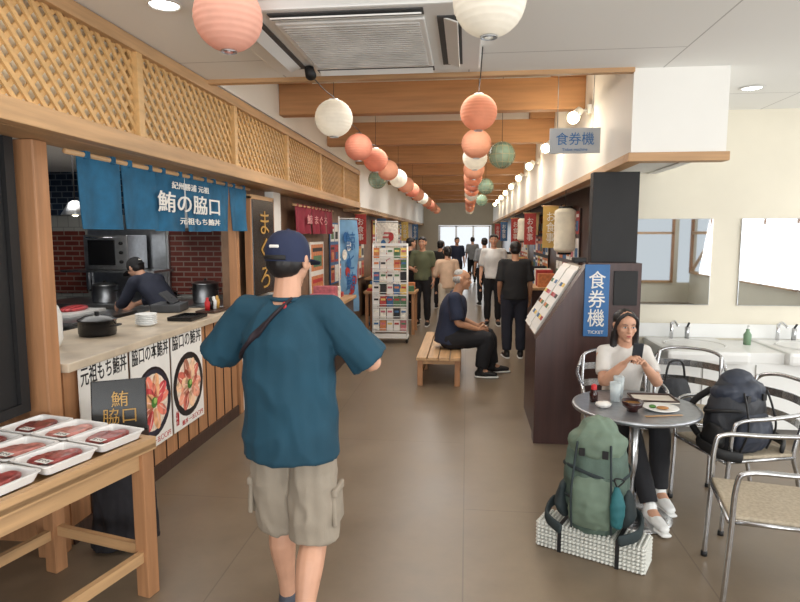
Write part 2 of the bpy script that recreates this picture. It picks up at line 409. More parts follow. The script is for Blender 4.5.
q=B('vertical_signboard'); q.b2(-2.12,-2.06,5.66,6.3,1.1,2.05,blackg,.01); q.b2(-2.13,-2.07,5.62,5.66,1.08,2.07,woodZ); q.b2(-2.13,-2.07,6.3,6.34,1.08,2.07,woodZ); q.b2(-2.13,-2.07,5.62,6.34,2.05,2.09,woodY)
q.text('ま\nぐ\nろ',(-2.055,5.98,1.55),.78,gold,(0,1,0),w=.28); q.done()
# kitchen
w=B('wall_kitchen_end'); w.b2(-6,-2.32,7.3,7.4,0,2.5,whtile); w.b2(-3.75,-2.35,7.27,7.3,.95,1.75,brick_m); w.b2(-6,-4.9,7.27,7.3,.95,1.75,brick_m); w.b2(-4.85,-3.8,7.275,7.3,.9,1.95,steel); w.b2(-6,-2.35,7.26,7.3,1.95,2.5,navy_m); w.done()
w=B('wall_kitchen_back'); w.b2(-5.6,-5.5,2.7,7.25,0,2.5,navy_m); w.b2(-5.6,-2.76,2.58,2.65,0,2.5,white); w.done()
q=B('kitchen_range_hood')
q.prism([(-3.6,6.5,1.78),(-2.5,6.5,1.78),(-2.5,7.25,1.78),(-3.6,7.25,1.78)],(0,0,.1),steel); q.b2(-3.4,-2.7,6.8,7.25,1.88,2.48,steel); q.done()
q=B('kitchen_prep_counter'); q.b2(-5.0,-2.4,6.55,7.25,.1,.85,steel,.01); q.b2(-5.05,-2.38,6.5,7.26,.85,.9,steel,.008)
for x in (-4.9,-2.5): q.b2(x-.03,x+.03,6.6,6.66,0,.1,steel)
q.done()
q=B('kitchen_oven'); q.b2(-.28,.28,-.22,.22,0,.42,steel,.01); q.b2(-.22,.12,-.235,-.22,.06,.36,blackg,.004); q.cyl((-.22,-.26,.39),(.12,-.26,.39),.01,chrome); 
for k in range(3): q.cyl((.2,-.22,.1+k*.11),(.2,-.245,.1+k*.11),.02,black)
q.done((-4.3,7.0,1.28))
q=B('kitchen_wall_shelf')
q.b2(-4.9,-3.7,6.78,7.26,1.25,1.275,steel)
for x in (-4.85,-3.75): q.b2(x-.015,x+.015,7.22,7.26,1.0,1.7,steel)
q.done()
q=B('refrigerator'); q.b2(-5.3,-4.6,5.0,5.7,0,1.8,plasticw,.02); q.b2(-4.6,-4.58,5.02,5.68,.9,1.78,plasticw,.008); q.b2(-4.6,-4.58,5.02,5.68,.05,.86,plasticw,.008); q.b2(-4.58,-4.55,5.06,5.09,1.1,1.5,steel); q.done()
q=B('kitchen_storage_rack')
for z in (.02,.95,1.3,1.62): q.b2(-4.35,-3.75,4.5,4.95,z,z+.02,steel)
for x in (-4.34,-3.76):
    for y in (4.51,4.94): q.b2(x-.012,x+.012,y-.012,y+.012,0,1.75,steel)
r=random.Random(9)
for z in (.97,1.32):
    for k in range(4): q.b2(-4.3+k*.14,-4.19+k*.14,4.55,4.88,z,z+r.uniform(.1,.26),r.choice([plasticw,paperw,steel,blackg]),.008)
q.done()
q=B('kitchen_prep_table'); q.b2(-4.4,-3.6,5.2,6.2,.84,.88,steel,.006); q.b2(-4.35,-3.65,5.25,6.15,.3,.32,steel)
for x in (-4.35,-3.65):
    for y in (5.25,6.15): q.b2(x-.02,x+.02,y-.02,y+.02,0,.84,steel)
q.done()
q=B('cutting_board'); q.b2(-.2,.2,-.3,.3,0,.03,plasticw,.005); q.ell((0,.05,.05),(.1,.2,.035),tunamat('tuna_196_62_66',(196,62,66))); q.done((-4.1,5.8,.881))
def pot(loc,r,h,m,lid=True,name='cooking_pot'):
    q=B(name); q.lathe([(0,0),(r*.95,0),(r,.02),(r,h),(r*1.04,h),(r*1.04,h+.008),(r*.95,h+.008),(r*.93,.02),(0,.02)],(0,0,0),m)
    if lid: q.lathe([(r,h+.008),(r*.7,h+.03),(0,h+.04)],(0,0,0),m); q.cyl((0,0,h+.03),(0,0,h+.06),.015,black)
    for s_ in (1,-1): q.pipe([(s_*r,-.04,h*.7),(s_*(r+.035),-.03,h*.72),(s_*(r+.035),.03,h*.72),(s_*r,.04,h*.7)],.006,black)
    return q.done(loc)
pot((-2.5,3.8,1.022),.12,.1,blackg); pot((-3.1,6.85,.902),.15,.22,steel); pot((-2.7,6.9,.902),.12,.16,blackg); pot((-3.55,6.75,.902),.13,.12,blackg); pot((-4.3,6.72,.902),.14,.2,steel)
q=B('rice_cooker'); q.lathe([(0,0),(.15,0),(.17,.05),(.17,.2),(.15,.25),(.06,.28),(0,.285)],(0,0,0),plasticw); q.box((0,-.15,.12),(.12,.06,.1),steel,.01); q.pipe([(-.15,0,.22),(-.1,0,.32),(.1,0,.32),(.15,0,.22)],.01,black); q.done((-2.6,3.3,1.022))
q=B('dish_stack')
for k in range(6): q.lathe([(0,k*.014),(.05,k*.014),(.08,k*.014+.018),(.076,k*.014+.02),(.04,k*.014+.005),(0,k*.014+.005)],(0,0,0),plasticw)
q.done((-2.4,4.25,1.022))
q=B('payment_tray'); q.b2(-.1,.1,-.15,.15,0,.012,blackg,.004); q.b2(-.1,.1,-.15,-.14,.012,.03,blackg); q.b2(-.1,.1,.14,.15,.012,.03,blackg); q.b2(-.1,-.09,-.14,.14,.012,.03,blackg); q.b2(.09,.1,-.14,.14,.012,.03,blackg); q.done((-2.25,4.62,1.022))
q=B('cash_register'); q.b2(-.13,.13,-.15,.15,0,.07,mat('register_grey',(60,62,66)),.01); q.box((0,0,.12),(.15,.22,.02),mat('register_grey',(60,62,66)),.006,Matrix.Rotation(.7,3,'Y')); q.cyl((0,0,.07),(0,0,.12),.025,black); q.done((-2.65,5.1,1.022),.2)
q=B('condiment_tray'); q.b2(-.14,.14,-.09,.09,0,.02,darkwood,.005)
for k in range(4):
    q.lathe([(0,.02),(.02,.02),(.024,.09),(.012,.11),(.012,.13),(0,.135)],(-.09+k*.06,0,0),[red,blackg,plasticw,gold][k])
q.done((-2.25,5.1,1.022),1.5)
for (x,y) in ((-2.9,3.75),(-3.3,4.8),(-3.0,5.9)):
    q=B('pendant_lamp'); q.lathe([(.02,.12),(.05,.1),(.11,.0),(.105,-.005),(.04,.09),(0,.1)],(0,0,0),steel); q.ell((0,0,.02),.035,mat('bulb_glow',(255,236,200),emit=6)); q.cyl((0,0,.1),(0,0,2.5-1.87),.005,black); q.done((x,y,1.87))
# near table with trays
Mt=math.radians(14)
q=B('wooden_display_table')
Wd,Ln=.68,1.4
q.box((-Wd/2,-Ln/2,.725),(Wd,Ln,.03),woodY,.004)
for x in (-.02,-Wd+.02): q.box((x,-Ln/2,.735),(.04,Ln,.06),woodY,.004)
for y in (-.02,-Ln+.02): q.box((-Wd/2,y,.735),(Wd-.08,.038,.058),woodX,.004)
for x in (-.045,-Wd+.045):
    for y in (-.045,-Ln+.045): q.box((x,y,.355),(.07,.07,.71),woodZ,.005)
q.box((-Wd/2,-.045,.22),(Wd-.1,.03,.05),woodX); q.box((-.045,-Ln/2,.2),(.03,Ln-.1,.05),woodY); q.box((-Wd+.045,-Ln/2,.2),(.03,Ln-.1,.05),woodY)
for x in (-.045,-Wd+.045): q.box((x,-Ln/2,.66),(.03,Ln-.1,.07),woodY)
tx,ty=-1.435,2.58
tab=q.done((tx,ty,0),-Mt)
foam=mat('foam_tray_white',(238,237,235),.45,var=.01); meat=[mat('tuna_block_red',(158,76,72),.3,var=.25,scale=26),mat('tuna_block_pink',(196,128,118),.3,var=.22,scale=26),mat('tuna_block_dark',(138,72,66),.3,var=.25,scale=26)]
def tray(w,l,k):
    q=B('fish_tray'); h=.035
    def rect(a,b_,z,rc=.02):
        pts=[]
        for (sx,sy,a0) in ((1,1,0),(-1,1,90),(-1,-1,180),(1,-1,270)):
            for j in range(4):
                an=math.radians(a0+j*30); pts.append(V((sx*(a-rc)+rc*math.cos(an),sy*(b_-rc)+rc*math.sin(an),z)))
        return pts
    rs=[rect(w*.42,l*.42,0),rect(w*.48,l*.48,h),rect(w*.5,l*.5,h),rect(w*.5,l*.5,h+.004),rect(w*.455,l*.455,h+.004),rect(w*.4,l*.4,.008)]
    n=16; vs=[v for r in rs for v in r]; fs=[(i*n+j,i*n+(j+1)%n,(i+1)*n+(j+1)%n,(i+1)*n+j) for i in range(len(rs)-1) for j in range(n)]
    fs.append(tuple(reversed(range(n)))); fs.append(tuple(range(5*n,6*n))); q.add((vs,fs),foam,False)
    rr=random.Random(k)
    bl=[]
    for (cx,cy) in ((-.13,-.05),(.12,.08)):
        v,f=ellipsoid((0,0,0),(w*.24,l*.32,.02)); a=rr.uniform(-.4,.4); bl.append(([Matrix.Rotation(a,3,'Z')@V((max(-w*.18,min(w*.18,p.x)),p.y,max(-.014,min(.011,p.z))))+V((cx*w,cy*l,.023+.003*len(bl))) for p in v],f))
    q.add(remesh(bl,.006,1,.002,(30,30,30)),meat[k%3])
    q.b2(w*.02,w*.32,-l*.38,-l*.24,.041,.0425,paperw); q.text('まぐろ',(w*.17,-l*.31,.043),.018,ink,(1,0,0),(0,1,0),ex=.0003)
    return q.done()
k=0; cs,sn=math.cos(-Mt),math.sin(-Mt)
for i in range(5):
    ly=-.15-i*.265
    for j,lx in enumerate((-.14,-.36,-.58)):
        o=tray(.215,.25,k); zz=.767
        o.location=(tx+lx*cs-ly*sn,ty+lx*sn+ly*cs,zz); o.rotation_euler=(0,0,-Mt+R.uniform(-.04,.04)); k+=1
q=B('menu_stand')
cl=mat('dark_cloth',(30,28,32),.9,var=.15,scale=12)
q.add(remesh([tube([(0,0,.02),(0,0,.35),(0,0,.62)],[(.17,.11),(.15,.1),(.13,.08)],side=(1,0,0),cap='flat')],.014,1,.01,(14,14,3)),cl)
q.box((0,.0,.79),(.27,.03,.28),blackg,.006,Matrix.Rotation(-.25,3,'X')); q.text('鮪\n脇口',(0,-.03,.79),.17,gold,(1,0,0),(0,.25,.97))
q.box((0,.0,.64),(.28,.1,.03),darkwood,.006); q.done((-1.84,2.95,0),.5)
# ------------------------------------------------------------ LEFT SHOP ROW beyond
glassm=mat('dark_glass',(70,78,82),.08,var=.1,scale=1.5)
warmwall=mat('warm_panel',(128,100,78),.6,var=.1)
w=B('wall_left_shopfront'); w.b2(-2.3,-2.2,5.46,26.6,0,2.5,warmwall); w.done()
q=B('white_pillar'); q.b2(-2.198,-2.1,6.42,6.68,0,2.168,white,.006); q.done()
q=B('sliding_glass_door'); 
for y in (5.5,6.0,6.38): q.b2(-2.198,-2.14,y-.025,y+.025,0,1.05,plasticw)
q.b2(-2.19,-2.16,5.5,6.38,.05,1.05,glassm); q.b2(-2.198,-2.14,5.48,6.4,1.02,1.06,plasticw); q.done()
cols=[(176,60,56),(226,196,110),(60,104,150),(232,228,216),(80,120,84),(206,128,80),(36,36,40),(196,110,120)]
colm=[mat('print_%d'%i,c_,.6,var=.12,scale=25) for i,c_ in enumerate(cols)]
def board(name,p,rt,Wb,Hb,nx,nz,bg,seed):
    r=random.Random(seed); q=B(name); rt=V(rt);up=V((0,0,1));n=rt.cross(up)
    def rect(cx,cz,w_,h_,d0,d1,m):
        c0=V(p)+rt*cx+up*cz
        vs=[c0+rt*(sx*w_/2)+up*(sz*h_/2)+n*dd for dd in(d0,d1) for sx,sz in((-1,-1),(1,-1),(1,1),(-1,1))]
        q.add((vs,[(3,2,1,0),(4,5,6,7),(0,1,5,4),(1,2,6,5),(2,3,7,6),(3,0,4,7)]),m,False)
    rect(0,0,Wb,Hb,.002,.02,bg)
    for i in range(nx):
        for j in range(nz):
            cw,ch=Wb/nx,Hb/nz; cx=-Wb/2+cw*(i+.5); cz=-Hb/2+ch*(j+.5)
            rect(cx,cz,cw*.86,ch*.84,.02,.024,r.choice(colm[:4]+[paperw,paperw,colm[5]]))
            rect(cx,cz-ch*.12,cw*.6,ch*.36,.024,.027,r.choice(colm)); rect(cx,cz+ch*.25,cw*.7,ch*.12,.024,.027,r.choice([ink,red,paperw]))
    return q.done()
up_=(0,1,0); dn_=(0,-1,0)
board('shop_menu_board',(-2.19,7.4,1.35),up_,1.0,.5,3,1,darkwood,1)
board('shop_menu_board',(-2.19,9.9,1.4),up_,.9,1.0,3,3,colm[2],2)
board('shop_menu_board',(-2.19,11.8,1.4),up_,1.6,1.2,5,3,darkwood,3)
board('shop_menu_board',(-2.19,14.8,1.5),up_,2,1.1,5,3,colm[0],4)
board('shop_menu_board',(-2.19,19,1.5),up_,3,1.1,6,3,colm[3],5)
board('poster_panel',(-2.19,8.6,1.15),up_,.8,.9,1,2,paperw,6)
for (y0,y1,h,sd) in ((7.2,8.4,.85,1),(12.4,13.2,.8,2),(14.4,16,.85,3),(18,20.5,.85,4)):
    q=B('shop_counter'); r=random.Random(sd)
    q.b2(-2.1,-1.6,y0,y1,0,h-.04,darkwood,.005); q.b2(-2.12,-1.56,y0-.03,y1+.03,h-.04,h,woodY,.005)
    yy=y0+.1
    while yy<y1-.15:
        hh=r.uniform(.05,.22); q.b2(-2.0,-1.7,yy,yy+.14,h,h+hh,r.choice(colm),.006); yy+=.19
    q.done()
def nobori(x,y,m,t_,tm,rz=0):
    q=B('nobori_banner'); q.lathe([(0,0),(.17,0),(.17,.04),(.04,.07),(0,.07)],(0,0,0),blue,seg=16); q.cyl((0,0,.05),(0,0,1.98),.012,plasticw); q.cyl((0,0,1.95),(.42,0,1.95),.008,plasticw)
    vs=[];fs=[]
    for i in range(9):
        for j in range(17): vs.append(V((.02+.4*i/8,.02*math.sin(j*.6+i*.5),.5+1.43*j/16)))
    for i in range(8):
        for j in range(16): a=i*17+j; fs.append((a,a+17,a+18,a+1))
    q.add((vs,fs),m)
    r=random.Random(int(y*10))
    for k in range(9): q.disc((.08+.28*r.random(),-.028,.6+1.2*k/9),(1,0,0),(0,0,1),.05,.08,r.choice([paperw,blue,colm[0],colm[3]]),th=.002,seg=14)
    q.text(t_,(.22,-.034,1.3),.9,tm,(1,0,0),(0,0,1),w=.2); return q.done((x,y,0),rz)
nobori(-1.93,9.0,mat('banner_skyblue',(120,164,200),.8),'鯨\nと\n鮪',blue,1.0)
nobori(-1.7,11.2,colm[3],'ラ\nン\nチ',red,.1)
q=B('leaflet_rack')
for x in (-.27,.27):
    for y in (-.17,.12): q.cyl((x,y,.06),(x,y*.5,1.55),.01,plasticw,seg=8)
for x in (-.27,.27):
    for y in (-.17,.12): q.ell((x,y,.035),(.02,.035,.035),black)
q.b2(-.29,.29,-.19,.14,.08,.1,plasticw); q.b2(-.28,.28,-.06,-.02,1.53,1.57,plasticw)
r=random.Random(3)
for j in range(7):
    z=.28+j*.19; yb=-.17+j*.012
    q.b2(-.27,.27,yb-.01,yb+.06,z-.1,z-.09,plasticw); q.cyl((-.27,yb-.01,z-.05),(.27,yb-.01,z-.05),.005,plasticw,seg=6)
    for i in range(5):
        q.box((-.216+i*.108,yb+.02,z),(.095,.012,.16),r.choice(colm+[paperw]*3),0,Matrix.Rotation(-.15,3,'X')); q.box((-.216+i*.108,yb+.012,z+.03),(.07,.012,.03),r.choice(colm),0,Matrix.Rotation(-.15,3,'X'))
q.done((-1.2,9.45,0),.05)
q=B('display_table'); q.b2(-.45,.45,-.3,.3,.7,.74,woodX,.004)
for x in (-.4,.4):
    for y in (-.25,.25): q.b2(x-.025,x+.025,y-.025,y+.025,0,.7,woodZ)
for i in range(5):
    for j in range(3): q.b2(-.4+i*.17,-.27+i*.17,-.24+j*.17,-.12+j*.17,.74,.78+.05*((i+j)%3),colm[(i*3+j)%8],.004)
dt=q.done((-1.3,10.4,0))
# ------------------------------------------------------------ RIGHT SIDE
w=B('wall_right_shop'); w.b2(1.5,1.6,5.96,27,0,2.3,darkwood); w.done()
q=B('black_partition'); q.b2(1.0,1.36,5.02,5.14,0,2.2,black,.004); q.b2(1.3,1.36,5.14,5.84,0,2.2,black); q.done()
q=B('ticket_kiosk')
prof=[(.56,4.86,0),(1.36,4.86,0),(1.36,4.86,1.48),(.95,4.86,1.48),(.56,4.86,.86)]
q.prism([(x,4.86,z) for x,_,z in prof],(0,.14,0),kioskw)
prof2=[(.58,5.0,0),(.98,5.0,0),(.98,5.0,1.44),(.93,5.0,1.42),(.58,5.0,.84)]
q.prism(prof2,(0,.9,0),kioskw)
sl=V((.37,0,.6)).normalized(); nrm=V((-sl.z,0,sl.x))
for i in range(2):
    y=5.05+i*.42
    for (a,b_,m,o) in ((.02,.68,paperw,.012),(.06,.64,plasticw,.02)):
        p0=V((.57,y,.855))+sl*a+nrm*o; p1=V((.57,y,.855))+sl*b_+nrm*o
        q.prism([p0,p1,p1+V((0,.38,0)),p0+V((0,.38,0))],-nrm*.01,m)
    for k in range(4):
        for j in range(3):
            p0=V((.57,y+.04+.11*j,.855))+sl*(.14+k*.11)+nrm*.024; p1=p0+sl*.035; q.prism([p0,p1,p1+V((0,.09,0)),p0+V((0,.09,0))],-nrm*.003,colm[(k*3+j+i)%8])
q.box((.9,4.98,1.5),(.1,.1,.04),black,.01)
q.b2(1.15,1.33,4.845,4.862,1.15,1.42,black,.003)
q.done()
q=B('ticket_sign_banner'); q.b2(.925,1.115,4.838,4.853,.9,1.47,blue,.004); q.text('食\n券\n機',(1.02,4.836,1.2),.44,paperw,w=.13,bold=.005); q.text('TICKET',(1.02,4.836,.935),.025,paperw,w=.12); q.done()
q=B('hanging_ticket_sign'); q.b2(.66,1.06,5.1,5.12,2.36,2.56,mat('sign_grey',(176,180,184),.5,var=.02)); q.text('食券機',(.86,5.097,2.475),.1,blue,w=.3); q.text('Ticket machine',(.86,5.097,2.39),.022,blue,w=.2)
for x in (.72,1.0): q.cyl((x,5.11,2.56),(x,5.11,3.32),.003,steel,seg=6)
q.done()
for (y,z,h) in ((7.0,1.75,.5),(12,1.8,.45)):
    q=B('tall_paper_lantern'); pr=[(0,-h/2),(.07,-h/2)]+[(.115+(.006 if k%2 else 0),-h/2+.03+(h-.06)*k/16) for k in range(17)]+[(.07,h/2),(0,h/2)]
    q.lathe(pr,(0,0,0),mat('lantern_ivory',(236,228,208),.8)); q.cyl((0,0,-h/2-.02),(0,0,-h/2+.02),.075,black); q.cyl((0,0,h/2-.02),(0,0,h/2+.02),.075,black); q.cyl((0,0,h/2),(0,0,2.2-z),.004,black); q.done((1.1,y,z))
lt=(0,-1,0)
board('shop_menu_board',(1.498,6.9,1.55),lt,1.2,1.0,4,3,black,11)
board('shop_menu_board',(1.498,9.2,1.5),lt,2,1.1,6,3,darkwood,12)
board('shop_menu_board',(1.498,12.4,1.5),lt,2.4,1.2,6,3,black,13)
board('shop_menu_board',(1.498,17,1.5),lt,4,1.2,8,3,colm[3],14)
for (y0,y1,sd) in ((6.4,8.0,7),(9.3,11.0,5),(12.5,15,6),(16.5,20,8)):
    q=B('shop_counter'); r=random.Random(sd); q.b2(1.0,1.45,y0,y1,0,.86,darkwood,.005); q.b2(.97,1.46,y0-.03,y1+.03,.86,.9,woodY,.005)
    yy=y0+.1
    while yy<y1-.15:
        hh=r.uniform(.05,.3); q.b2(1.1,1.35,yy,yy+.14,.9,.9+hh,r.choice(colm),.006); yy+=.22
    q.done()
noren('noren_curtain',1.35,8.8,10.3,2.1,1.7,mat('noren_navy',(28,34,60),.9),4)
noren('noren_curtain',1.35,11.6,13.3,2.1,1.7,mat('noren_mustard',(180,150,100),.9),4)
for (x,y,m) in ((1.1,8.2,mat('banner_ochre',(196,160,90),.8)),(1.1,10.8,colm[0]),(-1.93,10.9,colm[0]),(-1.93,13.6,colm[2]),(1.1,14,colm[0]),(1.05,17.5,colm[2]),(-1.8,17.5,colm[1]),(1.05,21,colm[0]),(-1.8,21,colm[2])):
    q=B('hanging_banner'); q.b2(-.1,.1,-.008,.008,-.55,0,m); q.cyl((-.12,0,0),(.12,0,0),.01,woodX,seg=8); q.text('お\n食\n事',(0,-.01,-.28),.4,paperw,w=.11); q.cyl((0,0,0),(0,0,.08),.003,black,seg=6); q.done((x,y,2.08))
glow=mat('warm_bulb_glow',(255,226,176),emit=16)
for i in range(9):
    y=5.75+1.95*i
    q=B('wall_spotlight'); q.box((-.003,0,0),(.04,.08,.08),plasticw,.005); q.cyl((-.02,0,0),(-.08,0,-.02),.012,plasticw); q.cyl((-.08,0,.0),(-.14,-.03,-.07),.035,plasticw,.05); q.ell((-.145,-.032,-.075),.055,glow); q.done((1.09,y,2.83))
    l=bpy.data.lights.new('spot_glow','POINT'); l.energy=6; l.color=(1,.85,.65); l.shadow_soft_size=.05; o=bpy.data.objects.new('spot_glow_lamp',l); o.location=(.82,y-.1,2.68); sc.collection.objects.link(o)
# ------------------------------------------------------------ VANITY + MIRRORS
VZ=.745
q=B('vanity_sinks')
q.b2(1.55,4.9,5.2,5.84,.08,VZ-.11,plasticw); q.b2(1.6,4.9,5.26,5.84,0,.08,mat('kick_grey',(120,116,110)))
for k in range(8): q.b2(1.56+k*.42,1.565+k*.42,5.192,5.2,.1,VZ-.12,mat('gap_grey',(150,148,142)))
for xc in (2.0,2.95,3.9):
    q.b2(xc-.33,xc+.33,5.12,5.84,VZ-.11,VZ,plasticw,.03)
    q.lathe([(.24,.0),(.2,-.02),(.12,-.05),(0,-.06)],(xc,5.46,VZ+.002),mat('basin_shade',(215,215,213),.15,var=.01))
    q.lathe([(.24,.0),(.25,.006),(.26,0)],(xc,5.46,VZ+.002),plasticw)
for xc in (2.475,3.425): q.b2(xc-.15,xc+.15,5.2,5.84,VZ-.11,VZ-.02,plasticw,.006)
for xc in (1.9,2.83,3.78):
    q.cyl((xc,5.76,VZ),(xc,5.76,VZ+.15),.016,chrome); q.pipe([(xc,5.76,VZ+.13),(xc,5.7,VZ+.17),(xc,5.6,VZ+.14)],.012,chrome); q.cyl((xc+.14,5.76,VZ),(xc+.14,5.76,VZ+.11),.02,steel); q.cyl((xc+.14,5.76,VZ+.11),(xc+.14,5.72,VZ+.15),.009,black)
q.b2(1.6,4.9,5.83,5.845,VZ,VZ+.13,plasticw)
q.done()
mir=mat('mirror_silver',(200,204,205),.02,1,var=0)
for xc in (1.9,2.84,3.77):
    q=B('wall_mirror'); q.b2(-.345,.345,-.012,0,-.4,.4,steel,.004); q.b2(-.34,.34,-.016,-.012,-.395,.395,mir); q.done((xc,5.845,1.45))
q=B('soap_bottle'); q.lathe([(0,0),(.03,0),(.033,.09),(.015,.12),(.015,.14),(0,.14)],(0,0,0),mat('soap_green',(120,150,120))); q.cyl((0,0,.14),(0,0,.17),.006,plasticw); q.cyl((0,0,.17),(0,-.03,.165),.006,plasticw); q.done((2.5,5.6,VZ-.019))
# ------------------------------------------------------------ CEILING FIXTURES
q=B('ceiling_air_conditioner')
q.b2(-.67,.67,-.58,.58,-.05,-.001,plasticw,.012); g=mat('ac_grille_grey',(206,204,200),.5); gd=mat('ac_slot_dark',(70,70,70),.6)
q.b2(-.38,.38,-.42,.42,-.065,-.05,plasticw,.008)
for k in range(22): q.b2(-.35,.35,-.38+k*.035,-.365+k*.035,-.07,-.064,g)
for s_ in (-1,1):
    q.b2(s_*.44,s_*.56,-.42,.42,-.056,-.049,gd); q.box((s_*.5,0,-.062),(.09,.8,.008),plasticw,.002,Matrix.Rotation(s_*.35,3,'Y'))
    q.b2(-.38,.38,s_*.46,s_*.54,-.056,-.049,gd); q.box((0,s_*.5,-.062),(.74,.06,.008),plasticw,.002,Matrix.Rotation(-s_*.35,3,'X'))
q.done((-.6,3.5,2.82))
emw=mat('downlight_glow',(255,250,236),emit=8)
for (x,y) in ((-1.48,2.92),(2.15,5.0),(2.2,2.2),(3.8,3.6),(3.8,0.5),(.8,.4),(-1.3,.3)):
    q=B('recessed_downlight'); q.lathe([(.09,-.004),(.075,-.012),(.07,-.002),(.0,-.002)],(0,0,0),plasticw); q.disc((0,0,-.005),(1,0,0),(0,-1,0),.068,.068,emw,th=.001); q.done((x,y,2.82))
q=B('ceiling_track_spotlight'); q.cyl((0,0,-.001),(0,0,-.06),.02,black); q.cyl((.0,0,-.06),(.03,-.07,-.12),.03,black,.035); q.done((-1.02,3.9,2.82))
def lantern(name,m,d=.3):
    q=B(name); r=d/2; pr=[]; n=56
    for k in range(n+1):
        th=math.radians(12)+math.radians(156)*k/n; rib=1-.025*(k%4==0)
        pr.append((r*math.sin(th)*rib,-r*.97*math.cos(th)))
    q.lathe(pr,(0,0,0),m,28); a=math.sin(math.radians(12))*r
    z=r*.95
    q.lathe([(a+.004,z-.012),(a+.004,z+.006),(a-.008,z+.006),(a-.008,z-.012)],(0,0,0),steel,20); q.lathe([(a+.004,-z-.006),(a+.004,-z+.01),(a-.008,-z+.01),(a-.008,-z-.006)],(0,0,0),steel,20)
    q.pipe([(-a,0,z),(0,0,z+.012),(a,0,z)],.003,black,6)
    return q
po=paper('lantern_orange',(232,170,138),.3,.06); pw=paper('lantern_cream',(240,235,224),.4,.06); pp=paper('lantern_peach',(230,178,158),.3,.05); pr_=paper('lantern_coral',(226,150,124),.3,.06)
def green_float(d):
    q=B('glass_fishing_float'); gm=mat('float_green_glass',(150,184,162),.1,var=.15,alpha=.55); q.ell((0,0,0),d/2,gm,seg=24,rings=16)
    rp=mat('rope_net',(150,150,120),.9)
    for k in range(6):
        a=math.pi*k/6; q.add(tube([V((math.cos(a)*math.cos(t)*d*.51,math.sin(a)*math.cos(t)*d*.51,math.sin(t)*d*.51)) for t in [2*math.pi*i/24 for i in range(25)]],[.003]*25,seg=5),rp)
    for z in (-.3,0,.3):
        rr=math.sqrt(.51**2-z*z)*d; q.add(tube([V((math.cos(t)*rr,math.sin(t)*rr,z*d)) for t in [2*math.pi*i/24 for i in range(25)]],[.003]*25,seg=5),rp)
    q.cyl((0,0,d*.5),(0,0,3.318-2.5),.003,black,seg=5); return q
left=[(2.67,2.655,pp,.3),(4.8,2.62,pw,.3),(5.9,2.55,pr_,.27),(7.0,2.56,pr_,.28),(8.1,2.56,po,.28),(9.3,2.56,pw,.28),(10.5,2.56,po,.28),(11.7,2.56,pr_,.28),(13,2.56,po,.28),(14.4,2.56,pw,.28),(15.8,2.56,po,.28),(17.3,2.56,pr_,.28),(19,2.56,po,.28),(21,2.56,po,.28)]
right=[(2.6,2.655,pw,.3),(4.9,2.66,po,.29),(6.0,2.58,po,.29),(7.0,2.57,pw,.28),(8.1,2.56,po,.28),(9.2,2.56,po,.28),(10.4,2.56,pr_,.28),(11.6,2.56,po,.28),(13,2.56,pw,.28),(14.5,2.56,po,.28),(16,2.56,pr_,.28),(17.6,2.56,po,.28),(19.5,2.56,po,.28),(21.5,2.56,pw,.28)]
cache={}
for X,row in ((-1.06,left),(.08,right)):
    for (y,z,m,d) in row:
        key=(m.name,d)
        if key in cache: dup(cache[key],(X,y,z),R.random()*3)
        else: cache[key]=lantern('paper_lantern',m,d).done((X,y,z))
    q=B('lantern_cord'); pts=[]
    start=(X,3.75,2.812)
    P=[V(start)]+[V((X,y,z+.165)) for (y,z,m,d) in row[1:]]
    for a,b_ in zip(P[:-1],P[1:]):
        for k in range(6):
            t=k/6; p=a.lerp(b_,t); p.z-=.12*t*(1-t); pts.append(p)
    pts.append(P[-1]); q.add(tube(pts,[.004]*len(pts),seg=5),black)
    for a in P[1::2]: q.cyl(a,(a.x,a.y,3.318),.0025,black,seg=5)
    q.done()
gf=green_float(.26).done((.34,6.25,2.5)); dup(gf,(.3,10.2,2.5)); dup(gf,(-1.3,8.75,2.5)); dup(gf,(.33,14.2,2.5))
# ------------------------------------------------------------ BENCH
q=B('wooden_bench')
for k in range(4): q.b2(-.25+k*.127,-.135+k*.127,-.9,.9,.3,.335,woodY,.004)
for x in (-.21,.21):
    for y in (-.82,.0,.82): q.b2(x-.03,x+.03,y-.03,y+.03,0,.3,woodZ,.003)
for y in (-.82,0,.82): q.b2(-.24,.24,y-.02,y+.02,.25,.3,woodX)
for x in (-.21,.21): q.b2(x-.015,x+.015,-.82,.82,.08,.12,woodY)
q.done((-.3,7.5,0))
